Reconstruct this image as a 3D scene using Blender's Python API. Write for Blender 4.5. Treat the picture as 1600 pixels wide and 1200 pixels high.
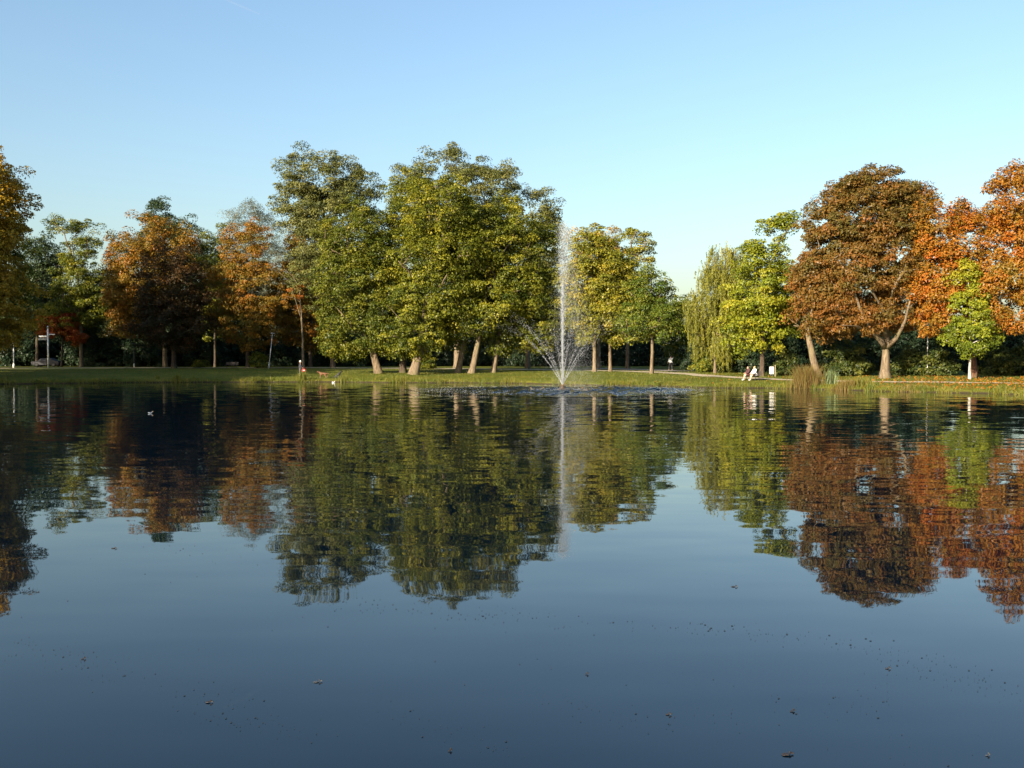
import bpy, math, random
import numpy as np
from mathutils import Vector, Matrix

# ------------------------------------------------------------------ camera, sky, sun, exposure
scene = bpy.context.scene
for o in list(bpy.data.objects):
    bpy.data.objects.remove(o)
COL = scene.collection
F = 1600.0            # focal length in photo pixels (photo is 1600 wide)
CAMH = 2.7            # camera height above the water
PITCH = math.atan((600 - 558) / F)

cam_d = bpy.data.cameras.new('camera'); cam = bpy.data.objects.new('camera', cam_d); COL.objects.link(cam)
cam_d.sensor_width = 36; cam_d.lens = 36.0 * F / 1600.0
cam_d.clip_start = 0.1; cam_d.clip_end = 12000
cam.location = (0, 0, CAMH); cam.rotation_euler = (math.pi / 2 - PITCH, 0, 0)
scene.camera = cam

SUN_AZ, SUN_EL = math.radians(219), math.radians(19.5)     # azimuth clockwise from +Y
to_sun = Vector((math.sin(SUN_AZ) * math.cos(SUN_EL), math.cos(SUN_AZ) * math.cos(SUN_EL), math.sin(SUN_EL)))
w = bpy.data.worlds.new('World'); scene.world = w; w.use_nodes = True
nt = w.node_tree; bg = nt.nodes['Background']
sky = nt.nodes.new('ShaderNodeTexSky'); sky.sky_type = 'NISHITA'; sky.sun_disc = False
sky.sun_elevation = SUN_EL; sky.sun_rotation = SUN_AZ
sky.air_density = 1.3; sky.dust_density = 1.9; sky.ozone_density = 3.3
nt.links.new(sky.outputs[0], bg.inputs[0]); bg.inputs[1].default_value = 0.083
sun_d = bpy.data.lights.new('sun', 'SUN'); sun_d.energy = 5.0; sun_d.angle = math.radians(0.5)
sun_d.color = (1.0, 0.86, 0.66)
sun = bpy.data.objects.new('sun', sun_d); COL.objects.link(sun)
sun.rotation_euler = (-to_sun).to_track_quat('-Z', 'Y').to_euler()
sun.location = (-60, -40, 60)
vs = scene.view_settings
vs.view_transform = 'Standard'; vs.look = 'None'; vs.exposure = 1.5; vs.gamma = 1.0; vs.use_curve_mapping = False

# ------------------------------------------------------------------ helpers
def pix_dir(x, y):
    dx, dy = (x - 800) / F, (600 - y) / F
    c, s = math.cos(PITCH), math.sin(PITCH)
    return np.array([dx, c + dy * s, dy * c - s])

def at(x, y, D):
    """point seen at photo pixel (x, y) at the distance D along Y"""
    d = pix_dir(x, y); t = D / d[1]
    return np.array([d[0] * t, D, CAMH + d[2] * t])

# shoreline: far bank from the photograph, then round the sides and behind
shore_px = [(-60, 601), (0, 600), (200, 598), (400, 597), (520, 597), (600, 598), (700, 598), (800, 599), (900, 602),
            (1000, 603), (1100, 606), (1200, 606.5), (1300, 609), (1400, 612), (1500, 614), (1600, 617), (1660, 621)]
shore = []
for x, y in shore_px:
    d = pix_dir(x, y); t = -CAMH / d[2]; shore.append((d[0] * t, d[1] * t))
shore += [(50, 60), (60, 45), (63, 25), (55, 9), (35, 4.2), (0, 3.6), (-35, 4.0), (-52, 9), (-59, 25), (-60, 50), (-58, 70), (-57, 86), (-56, 97)]
CEN = np.array([0.0, 50.0])
pp = np.array(shore + [shore[0]])
dense = np.concatenate([pp[i] + (pp[i + 1] - pp[i]) * np.linspace(0, 1, 200, endpoint=False)[:, None] for i in range(len(pp) - 1)])
th = np.arctan2(dense[:, 1] - CEN[1], dense[:, 0] - CEN[0]); rr = np.hypot(dense[:, 0] - CEN[0], dense[:, 1] - CEN[1])
o_ = np.argsort(th); th, rr = th[o_], rr[o_]
TH = np.linspace(-math.pi, math.pi, 2881)
RS = np.interp(TH, np.concatenate([th - 2 * math.pi, th, th + 2 * math.pi]), np.concatenate([rr, rr, rr]))
k_ = np.exp(-np.linspace(-2, 2, 25) ** 2); k_ /= k_.sum()
RS = np.convolve(np.concatenate([RS[-61:-1], RS, RS[1:61]]), k_, 'same')[60:-60]
RS = RS + .30 * np.sin(TH * 37 + .5) * np.sin(TH * 17) + 0.16 * np.sin(TH * 61 + 1) + 0.10 * np.sin(TH * 143) + 0.06 * np.sin(TH * 331 + 2); RS[-1] = RS[0]

def profile(s):
    s = np.asarray(s, float)
    up = np.interp(s, [0, .10, .3, .6, 1.0], [0, .14, .22, .27, .31]) + .85 * (1 - np.exp(-np.clip(s - 1, 0, None) / 14))
    dn = np.interp(s, [-8, -2, -.5, 0], [-1.4, -.8, -.3, 0])
    return np.where(s > 0, up, dn)

def shore_s(X, Y):
    t = np.arctan2(np.asarray(Y) - CEN[1], np.asarray(X) - CEN[0])
    return np.hypot(np.asarray(X) - CEN[0], np.asarray(Y) - CEN[1]) - np.interp(t, TH, RS)

def ground_z(X, Y):
    return profile(shore_s(X, Y))

def ground_at(x, y):
    """where the ray through photo pixel (x, y) meets the lawn"""
    d = pix_dir(x, y); Ds = np.linspace(60, 260, 4000); t = Ds / d[1]
    z = CAMH + d[2] * t; g = ground_z(d[0] * t, Ds)
    i = int(np.argmax((z - g) <= 0)) if np.any(z <= g) else len(Ds) - 1
    return np.array([d[0] * t[i], Ds[i], float(g[i])])

def tag(o, label=None, cat=None, group=None, kind=None):
    if label: o['label'] = label
    if cat: o['category'] = cat
    if group: o['group'] = group
    if kind: o['kind'] = kind
    return o

def empty(name, loc, label=None, cat=None, group=None):
    o = bpy.data.objects.new(name, None); COL.objects.link(o); o.location = loc; o.empty_display_size = .3
    return tag(o, label, cat, group)

def mesh_obj(name, verts, faces, mat, parent=None, smooth=False, tint=None):
    me = bpy.data.meshes.new(name)
    verts = np.asarray(verts, np.float32)
    if isinstance(faces, np.ndarray) and faces.ndim == 2:
        nf, k = faces.shape
        me.vertices.add(len(verts)); me.vertices.foreach_set('co', verts.ravel())
        me.loops.add(nf * k); me.loops.foreach_set('vertex_index', faces.astype(np.int32).ravel())
        me.polygons.add(nf); me.polygons.foreach_set('loop_start', np.arange(0, nf * k, k, dtype=np.int32))
        me.update(calc_edges=True)
    else:
        me.from_pydata([tuple(v) for v in verts], [], [tuple(f) for f in faces]); me.update()
    if smooth: me.polygons.foreach_set('use_smooth', np.ones(len(me.polygons), bool))
    if tint is not None:
        a = me.attributes.new('tint', 'FLOAT', 'FACE'); a.data.foreach_set('value', np.asarray(tint, np.float32))
    if mat: me.materials.append(mat)
    o = bpy.data.objects.new(name, me); COL.objects.link(o)
    if parent: o.parent = parent
    return o

class MB:
    """collects boxes, tubes and lathes into one mesh"""
    def __init__(s): s.v = []; s.f = []
    def add(s, vs, fs):
        n = len(s.v); s.v += [tuple(v) for v in vs]; s.f += [tuple(i + n for i in f) for f in fs]; return s
    def box(s, c, d, rot=None, bev=0.0):
        x, y, z = d[0] / 2, d[1] / 2, d[2] / 2; b = min(bev, x * .8, y * .8, z * .8)
        if b <= 0:
            vs = [(-x, -y, -z), (x, -y, -z), (x, y, -z), (-x, y, -z), (-x, -y, z), (x, -y, z), (x, y, z), (-x, y, z)]
            fs = [(3, 2, 1, 0), (4, 5, 6, 7), (0, 1, 5, 4), (1, 2, 6, 5), (2, 3, 7, 6), (3, 0, 4, 7)]
        else:
            vs = []; fs = []
            for zz, q in ((-z, b), (-z + b, 0), (z - b, 0), (z, b)):
                vs += [(-x + q, -y + q, zz), (x - q, -y + q, zz), (x - q, y - q, zz), (-x + q, y - q, zz)]
            fs.append((3, 2, 1, 0)); fs.append((12, 13, 14, 15))
            for k in range(3):
                for i in range(4):
                    j = (i + 1) % 4; fs.append((k * 4 + i, k * 4 + j, k * 4 + 4 + j, k * 4 + 4 + i))
        M = rot.to_matrix() if rot is not None else Matrix.Identity(3)
        return s.add([tuple(M @ Vector(v) + Vector(c)) for v in vs], fs)
    def tube(s, pts, rad, n=8, cap=True):
        pts = [Vector(p) for p in pts]; vs = []; fs = []
        if not hasattr(rad, '__len__'): rad = [rad] * len(pts)
        ref = Vector((1, 0.13, 0.07))
        for i, p in enumerate(pts):
            t = (pts[min(i + 1, len(pts) - 1)] - pts[max(i - 1, 0)]).normalized()
            a = (ref - t * ref.dot(t)).normalized(); b = t.cross(a)
            for k in range(n):
                q = 2 * math.pi * k / n; vs.append(p + (a * math.cos(q) + b * math.sin(q)) * rad[i])
        for i in range(len(pts) - 1):
            for k in range(n):
                fs.append((i * n + k, i * n + (k + 1) % n, (i + 1) * n + (k + 1) % n, (i + 1) * n + k))
        if cap: fs.append(tuple(range(n - 1, -1, -1))); fs.append(tuple((len(pts) - 1) * n + k for k in range(n)))
        return s.add(vs, fs)
    def build(s, name, mat, parent=None, smooth=False): return mesh_obj(name, s.v, s.f, mat, parent, smooth)

# ------------------------------------------------------------------ materials
def new_mat(name):
    m = bpy.data.materials.new(name); m.use_nodes = True
    return m, m.node_tree, m.node_tree.nodes['Principled BSDF']

def N(t, kind, **kw):
    n = t.nodes.new(kind)
    for k, v in kw.items(): setattr(n, k, v)
    return n

def ramp(t, stops):
    r = N(t, 'ShaderNodeValToRGB'); e = r.color_ramp.elements
    while len(e) > len(stops): e.remove(e[-1])
    while len(e) < len(stops): e.new(.5)
    for el, (p, c) in zip(e, stops): el.position = p; el.color = (*c, 1)
    return r

def plain(name, col, rough=.6, metal=0, var=.12, scale=6.0):
    m, t, b = new_mat(name)
    n = N(t, 'ShaderNodeTexNoise'); n.inputs['Scale'].default_value = scale; n.inputs['Detail'].default_value = 4
    tc = N(t, 'ShaderNodeTexCoord'); t.links.new(tc.outputs['Object'], n.inputs['Vector'])
    r = ramp(t, [(.3, tuple(c * (1 - var) for c in col)), (.7, tuple(min(1, c * (1 + var)) for c in col))])
    t.links.new(n.outputs['Fac'], r.inputs[0]); t.links.new(r.outputs[0], b.inputs['Base Color'])
    b.inputs['Roughness'].default_value = rough; b.inputs['Metallic'].default_value = metal
    return m

def leaf_mat(name, cols, trans=.28):
    """leaf colours spread over a ramp by each leaf's own tint"""
    m, t, b = new_mat(name); t.nodes.remove(b); out = t.nodes['Material Output']
    a = N(t, 'ShaderNodeAttribute', attribute_name='tint')
    r = ramp(t, [(i / (len(cols) - 1), tuple(.98 * x for x in c)) for i, c in enumerate(cols)])
    t.links.new(a.outputs['Fac'], r.inputs[0])
    d = N(t, 'ShaderNodeBsdfDiffuse'); tr = N(t, 'ShaderNodeBsdfTranslucent'); mx = N(t, 'ShaderNodeMixShader')
    mx.inputs[0].default_value = trans
    g = N(t, 'ShaderNodeBsdfGlossy'); g.inputs['Roughness'].default_value = .45; g.inputs['Color'].default_value = (1, 1, 1, 1)
    m2 = N(t, 'ShaderNodeMixShader'); m2.inputs[0].default_value = .012
    t.links.new(r.outputs[0], d.inputs[0]); t.links.new(r.outputs[0], tr.inputs[0])
    t.links.new(d.outputs[0], mx.inputs[1]); t.links.new(tr.outputs[0], mx.inputs[2])
    t.links.new(mx.outputs[0], m2.inputs[1]); t.links.new(g.outputs[0], m2.inputs[2]); t.links.new(m2.outputs[0], out.inputs[0])
    return m

def bark_mat(name, c1, c2, scale=3.0):
    m, t, b = new_mat(name)
    tc = N(t, 'ShaderNodeTexCoord'); mp = N(t, 'ShaderNodeMapping'); mp.inputs['Scale'].default_value = (scale * 2.5, scale * 2.5, scale * .5)
    n = N(t, 'ShaderNodeTexNoise'); n.inputs['Scale'].default_value = 1.2; n.inputs['Detail'].default_value = 6; n.inputs['Roughness'].default_value = .65
    n2 = N(t, 'ShaderNodeTexNoise'); n2.inputs['Scale'].default_value = .8; n2.inputs['Detail'].default_value = 2
    t.links.new(tc.outputs['Object'], mp.inputs[0]); t.links.new(mp.outputs[0], n.inputs['Vector']); t.links.new(tc.outputs['Object'], n2.inputs['Vector'])
    r = ramp(t, [(.32, tuple(.5 * x for x in c1)), (.62, tuple(.58 * x for x in c2))]); t.links.new(n.outputs['Fac'], r.inputs[0])
    moss = N(t, 'ShaderNodeMixRGB'); moss.inputs[2].default_value = (.12, .12, .045, 1)
    r2 = ramp(t, [(.5, (0, 0, 0)), (.75, (.6, .6, .6))]); t.links.new(n2.outputs['Fac'], r2.inputs[0])
    t.links.new(r2.outputs[0], moss.inputs[0]); t.links.new(r.outputs[0], moss.inputs[1]); t.links.new(moss.outputs[0], b.inputs['Base Color'])
    bp = N(t, 'ShaderNodeBump'); bp.inputs['Strength'].default_value = .8; bp.inputs['Distance'].default_value = .05
    t.links.new(n.outputs['Fac'], bp.inputs['Height']); t.links.new(bp.outputs[0], b.inputs['Normal'])
    b.inputs['Roughness'].default_value = .9; b.inputs['Specular IOR Level'].default_value = .15
    return m

BARK_OAK = bark_mat('bark oak', (.10, .07, .045), (.33, .24, .155))
BARK_PALE = bark_mat('bark pale', (.12, .085, .055), (.36, .275, .18))
BARK_DARK = bark_mat('bark dark', (.05, .038, .028), (.15, .11, .08))
BARK_RED = bark_mat('bark red brown', (.09, .04, .025), (.22, .11, .07))
BARK_BIRCH = bark_mat('bark birch', (.42, .40, .35), (.82, .80, .74), 1.2)

# ------------------------------------------------------------------ ground, water, path
m, t, b = new_mat('lawn'); GRASS = m
geo = N(t, 'ShaderNodeNewGeometry')
n1 = N(t, 'ShaderNodeTexNoise'); n1.inputs['Scale'].default_value = .22; n1.inputs['Detail'].default_value = 5
n2 = N(t, 'ShaderNodeTexNoise'); n2.inputs['Scale'].default_value = 3.0; n2.inputs['Detail'].default_value = 6; n2.inputs['Roughness'].default_value = .7
for n in (n1, n2): t.links.new(geo.outputs['Position'], n.inputs['Vector'])
r1 = ramp(t, [(.3, (.085, .105, .012)), (.5, (.120, .130, .014)), (.7, (.165, .150, .022))]); t.links.new(n1.outputs['Fac'], r1.inputs[0])
r2 = ramp(t, [(.3, (.50, .52, .45)), (.65, (1.0, 1.0, 1.0))]); t.links.new(n2.outputs['Fac'], r2.inputs[0])
mu = N(t, 'ShaderNodeMixRGB', blend_type='MULTIPLY'); mu.inputs[0].default_value = 1
t.links.new(r1.outputs[0], mu.inputs[1]); t.links.new(r2.outputs[0], mu.inputs[2])
sepz = N(t, 'ShaderNodeSeparateXYZ'); t.links.new(geo.outputs['Position'], sepz.inputs[0])
mr = N(t, 'ShaderNodeMapRange'); mr.inputs[1].default_value = .05; mr.inputs[2].default_value = .2; t.links.new(sepz.outputs[2], mr.inputs[0])
soil = N(t, 'ShaderNodeMixRGB'); soil.inputs[1].default_value = (.035, .027, .017, 1)
t.links.new(mr.outputs[0], soil.inputs[0]); t.links.new(mu.outputs[0], soil.inputs[2]); t.links.new(soil.outputs[0], b.inputs['Base Color'])
bp = N(t, 'ShaderNodeBump'); bp.inputs['Distance'].default_value = .12; t.links.new(n2.outputs['Fac'], bp.inputs['Height']); t.links.new(bp.outputs[0], b.inputs['Normal'])
b.inputs['Roughness'].default_value = .9; b.inputs['Specular IOR Level'].default_value = .1

ss = np.array([-8, -2, -.5, 0, .1, .3, .6, 1, 1.7, 2.6, 4, 6, 8, 10, 12.5, 15, 18, 21, 24, 28, 32, 36, 40, 45, 50, 57, 65, 80, 110, 170, 300, 700, 2000, 6000])
NT = 1440; tt = np.linspace(-math.pi, math.pi, NT, endpoint=False); rs = np.interp(tt, TH, RS)
ring = []
rng = np.random.default_rng(5)
for s in ss:
    z = np.full(NT, float(profile(s))) + (rng.normal(0, .015, NT) if .5 < s < 60 else 0)
    ring.append(np.stack([CEN[0] + np.cos(tt) * (rs + s), CEN[1] + np.sin(tt) * (rs + s), z], 1))
V = np.concatenate(ring + [np.array([[CEN[0], CEN[1], -1.6]])]); fq = []
i = np.arange(NT); j = (i + 1) % NT
for k in range(len(ss) - 1):
    fq.append(np.stack([k * NT + i, (k + 1) * NT + i, (k + 1) * NT + j, k * NT + j], 1))
quads = np.concatenate(fq)
faces = [tuple(q[::-1]) for q in quads.tolist()] + [(int(a), int(c), len(V) - 1) for a, c in zip(i, j)]
ground = mesh_obj('ground', V, faces, GRASS, smooth=True); tag(ground, 'mown green lawn sloping gently up from the pond', 'lawn', kind='structure')

FX = ground_at(879, 0)[0] if False else None
d_ = pix_dir(879, 610.5); t_ = -CAMH / d_[2]; FOUNT = np.array([d_[0] * t_, d_[1] * t_, 0.0])

m, t, b = new_mat('pond water'); WATER = m
geo = N(t, 'ShaderNodeNewGeometry')
def slope(scale, amp_socket_or_val, detail=2, stretch=(1, 1, 1)):
    mp = N(t, 'ShaderNodeMapping'); mp.inputs['Scale'].default_value = stretch
    t.links.new(geo.outputs['Position'], mp.inputs[0])
    n = N(t, 'ShaderNodeTexNoise'); n.inputs['Scale'].default_value = scale; n.inputs['Detail'].default_value = detail
    t.links.new(mp.outputs[0], n.inputs['Vector'])
    s = N(t, 'ShaderNodeVectorMath', operation='SUBTRACT'); s.inputs[1].default_value = (.5, .5, .5); t.links.new(n.outputs['Color'], s.inputs[0])
    q = N(t, 'ShaderNodeVectorMath', operation='SCALE'); t.links.new(s.outputs[0], q.inputs[0])
    if isinstance(amp_socket_or_val, float): q.inputs['Scale'].default_value = amp_socket_or_val
    else: t.links.new(amp_socket_or_val, q.inputs['Scale'])
    return q.outputs[0]
dist = N(t, 'ShaderNodeVectorMath', operation='DISTANCE'); dist.inputs[1].default_value = tuple(FOUNT)
t.links.new(geo.outputs['Position'], dist.inputs[0])
wob = N(t, 'ShaderNodeTexNoise'); wob.inputs['Scale'].default_value = .35; wob.inputs['Detail'].default_value = 3; t.links.new(geo.outputs['Position'], wob.inputs['Vector'])
wm = N(t, 'ShaderNodeMath', operation='MULTIPLY_ADD'); wm.inputs[1].default_value = 5.0; t.links.new(wob.outputs['Fac'], wm.inputs[0]); t.links.new(dist.outputs['Value'], wm.inputs[2])
splash = N(t, 'ShaderNodeMapRange', interpolation_type='SMOOTHSTEP'); splash.inputs[1].default_value = 16.5; splash.inputs[2].default_value = 13.0
splash.inputs[3].default_value = 0.0; splash.inputs[4].default_value = 3.2; t.links.new(wm.outputs[0], splash.inputs[0])
ring_amp = N(t, 'ShaderNodeMapRange'); ring_amp.inputs[1].default_value = 14; ring_amp.inputs[2].default_value = 72
ring_amp.inputs[3].default_value = .105; ring_amp.inputs[4].default_value = .014; t.links.new(dist.outputs['Value'], ring_amp.inputs[0])
parts = [slope(.55, .012, 1, (.6, 1.2, 1)), slope(1.35, ring_amp.outputs[0], 1, (.5, 1.25, 1))]
acc = parts[0]
for p_ in parts[1:]:
    ad = N(t, 'ShaderNodeVectorMath', operation='ADD'); t.links.new(acc, ad.inputs[0]); t.links.new(p_, ad.inputs[1]); acc = ad.outputs[0]
fl = N(t, 'ShaderNodeVectorMath', operation='MULTIPLY'); fl.inputs[1].default_value = (1, 1, 0); t.links.new(acc, fl.inputs[0])
up = N(t, 'ShaderNodeVectorMath', operation='ADD'); up.inputs[1].default_value = (0, 0, 1); t.links.new(fl.outputs[0], up.inputs[0])
gn = N(t, 'ShaderNodeVectorMath', operation='ADD'); t.links.new(fl.outputs[0], gn.inputs[0]); t.links.new(geo.outputs['Normal'], gn.inputs[1]); up = gn
nm = N(t, 'ShaderNodeVectorMath', operation='NORMALIZE'); t.links.new(up.outputs[0], nm.inputs[0]); t.links.new(nm.outputs[0], b.inputs['Normal'])
b.inputs['Base Color'].default_value = (.0002, .0044, .0105, 1); b.inputs['Roughness'].default_value = .015; b.inputs['IOR'].default_value = 1.333
wr = np.stack([CEN[0] + np.cos(tt) * (rs + .06), CEN[1] + np.sin(tt) * (rs + .06), np.zeros(NT)], 1)
wv = np.concatenate([wr, [[CEN[0], CEN[1], 0]]])
water = mesh_obj('pond_water', wv, np.stack([i, j, np.full(NT, NT)], 1), WATER); tag(water, 'calm dark pond mirroring the trees and sky', 'water', kind='structure')

# water broken into steep little waves where the fountain's drops fall
gs = .105; gx, gy = np.meshgrid(np.arange(-13.5, 13.5, gs), np.arange(-13.5, 13.5, gs)); ny_, nx_ = gx.shape
rg = np.random.default_rng(8); hh_ = np.zeros_like(gx)
for q in range(46):
    lam = rg.uniform(.4, 1.3); k_w = 2 * math.pi / lam; a_w = rg.uniform(0, 2 * math.pi); hh_ += (.30 * math.sqrt(2 / 46) / k_w) * np.sin(k_w * (gx * math.cos(a_w) + gy * math.sin(a_w)) + rg.uniform(0, 6.28))
rd = np.hypot(gx, gy); edge = 12.6 + .9 * np.sin(3 * np.arctan2(gy, gx)) + .5 * np.sin(7 * np.arctan2(gy, gx) + 1)
fade = np.clip((edge - rd) / 5.0, 0, 1) * (.55 + .45 * np.sin(gx * .7 + 2 * np.sin(gy * .5)) ** 2)
zz_ = .012 + .09 * fade + hh_ * fade; sel_ = rd < edge
idn = np.arange(ny_ * nx_).reshape(ny_, nx_); qf = np.stack([idn[:-1, :-1], idn[:-1, 1:], idn[1:, 1:], idn[1:, :-1]], -1).reshape(-1, 4); qf = qf[sel_.ravel()[qf].all(1)]
us_, inv = np.unique(qf, return_inverse=True); gv = np.stack([gx.ravel(), gy.ravel(), np.maximum(zz_.ravel(), .006)], 1)[us_]
rip = mesh_obj('rippled_water', gv, inv.reshape(-1, 4), WATER, smooth=True); rip.location = FOUNT; tag(rip, 'round patch of broken choppy water around the fountain', 'water', kind='structure')

def ribbon(name, px, width, mat, label, lift=.03):
    pts = [ground_at(x, y)[:2] for x, y in px]; P = []
    for a, c in zip(pts[:-1], pts[1:]):
        n = max(2, int(np.linalg.norm(c - a) / 1.0)); P += [a + (c - a) * q / n for q in range(n)]
    P.append(pts[-1]); P = np.array(P)
    k = np.ones(9) / 9
    for q in range(2): P[4:-4, q] = np.convolve(P[:, q], k, 'valid')
    T = np.gradient(P, axis=0); T /= np.linalg.norm(T, axis=1)[:, None]; Nn = np.stack([-T[:, 1], T[:, 0]], 1)
    W = np.interp(np.linspace(0, 1, len(P)), np.linspace(0, 1, len(width)), width)
    vs = []; fs = []; K = 5
    for a in range(len(P)):
        for q in range(K):
            o = (q / (K - 1) - .5) * (W[a] + .25 * math.sin(a * .9) + .2 * math.sin(a * .37)); xy = P[a] + Nn[a] * o
            vs.append((xy[0], xy[1], float(ground_z(*xy)) + lift))
    for a in range(len(P) - 1):
        for q in range(K - 1): fs.append((a * K + q, a * K + q + 1, (a + 1) * K + q + 1, (a + 1) * K + q))
    return tag(mesh_obj(name, vs, fs, mat, smooth=True), label, 'path', kind='structure')
GRAVEL = plain('gravel', (.36, .295, .20), .95, var=.2, scale=2.5)
ribbon('path', [(-120, 576.2), (0, 575.6), (150, 575), (300, 574.8), (480, 574.8), (620, 575.4), (800, 577.2), (940, 579.2), (1020, 581.5), (1070, 584), (1110, 588), (1150, 590.5), (1200, 592.5), (1245, 594), (1340, 596), (1420, 597.5), (1520, 598), (1640, 600)], [5.5, 5.5, 5.5, 5, 4, 3.2, 2.4, 1.6, 1.2], GRAVEL, 'pale gravel path running along behind the lawn')
ribbon('side_path', [(1075, 580.5), (1030, 579.0), (985, 577.6), (930, 576.0)], [3.0, 4.0], plain('old asphalt', (.20, .17, .14), .95, var=.2), 'grey side path in the shade of the trees', .05)

# ------------------------------------------------------------------ trees
def frusta(P, Q, ra, rb, n=5):
    P, Q = np.asarray(P), np.asarray(Q); d = Q - P; L = np.linalg.norm(d, axis=1)[:, None] + 1e-9; t_ = d / L
    Q = Q + t_ * np.minimum(L * .08, .1)
    ref = np.where(np.abs(t_[:, 2:3]) > .9, np.array([[1., 0, 0]]), np.array([[0, 0, 1.]]))
    a = np.cross(t_, ref); a /= np.linalg.norm(a, axis=1)[:, None]; b_ = np.cross(t_, a)
    an = np.arange(n) * 2 * math.pi / n
    ca, sa = np.cos(an)[None, :, None], np.sin(an)[None, :, None]
    rg = a[:, None] * ca + b_[:, None] * sa
    v0 = P[:, None] + rg * np.asarray(ra)[:, None, None]; v1 = Q[:, None] + rg * np.asarray(rb)[:, None, None]
    M = len(P); V = np.concatenate([v0, v1], 1).reshape(-1, 3)
    k = np.arange(n); kk = (k + 1) % n
    f = np.stack([k, kk, n + kk, n + k], 1)[None] + (np.arange(M) * 2 * n)[:, None, None]
    return V, f.reshape(-1, 4)

def leaves(C, cr, nl, ls, rng, cen, fl=.65, mode='clump', tint_c=None, wid=.75):
    """leaf-sized quads spread round every clump centre C"""
    K = len(C)
    if mode == 'weep':
        ns = 7; per = max(3, nl // ns); C2 = np.repeat(C, ns, 0) + rng.normal(0, 1, (K * ns, 3)) * np.array([cr * .55, cr * .55, cr * .3])
        ln = rng.uniform(.6, 2.6, K * ns) * cr
        tpar = rng.random((K * ns, per)); p = np.repeat(C2[:, None], per, 1)
        p[..., 2] -= tpar * ln[:, None]; p[..., :2] += rng.normal(0, .06, p[..., :2].shape) + (rng.normal(0, .15, (K * ns, 1, 2)) * tpar[..., None])
        p = p.reshape(-1, 3); M = len(p); nrm = rng.normal(0, 1, (M, 3)) * np.array([1, 1, .35]) + np.array([-.3, -.6, .25])
        tan = np.tile([0, 0, -1.], (M, 1)) + rng.normal(0, .25, (M, 3)); ci = np.repeat(np.arange(K), ns * per)
    else:
        M = K * nl; ci = np.repeat(np.arange(K), nl)
        u = rng.normal(0, 1, (M, 3)); u /= np.linalg.norm(u, axis=1)[:, None]
        flip = (u[:, 2] < 0) & (rng.random(M) < .6); u[flip, 2] *= -1
        cs = np.repeat(cr * rng.uniform(.65, 1.3, K), nl)
        p = C[ci] + u * (cs * (.35 + .65 * np.sqrt(rng.random(M))))[:, None] * np.array([1, 1, fl])
        if mode == 'droop': p[:, 2] -= .35 * (u[:, 0] ** 2 + u[:, 1] ** 2) * cs
        out = p - cen; out /= np.linalg.norm(out, axis=1)[:, None] + 1e-6
        nrm = u * .55 + out * .35 + np.array([0, 0, .35]) + rng.normal(0, .55, (M, 3))
        tan = rng.normal(0, 1, (M, 3)) + (np.array([0, 0, -.8]) if mode == 'droop' else 0)
    nrm /= np.linalg.norm(nrm, axis=1)[:, None]
    tan -= nrm * (tan * nrm).sum(1)[:, None]; tan /= np.linalg.norm(tan, axis=1)[:, None] + 1e-9
    bi = np.cross(nrm, tan); L = (ls * rng.uniform(.6, 1.35, M))[:, None]; W = L * wid
    V = np.stack([p - tan * L * .45 - bi * W * .5, p - tan * L * .45 + bi * W * .5, p + tan * L * .6 + nrm * L * .1], 1).reshape(-1, 3)
    Fq = np.arange(M * 3).reshape(-1, 3)
    tc = rng.normal(.5, .2, K) if tint_c is None else tint_c
    return V, Fq, np.clip(tc[ci] + rng.normal(0, .15, M), 0, 1)

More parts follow.
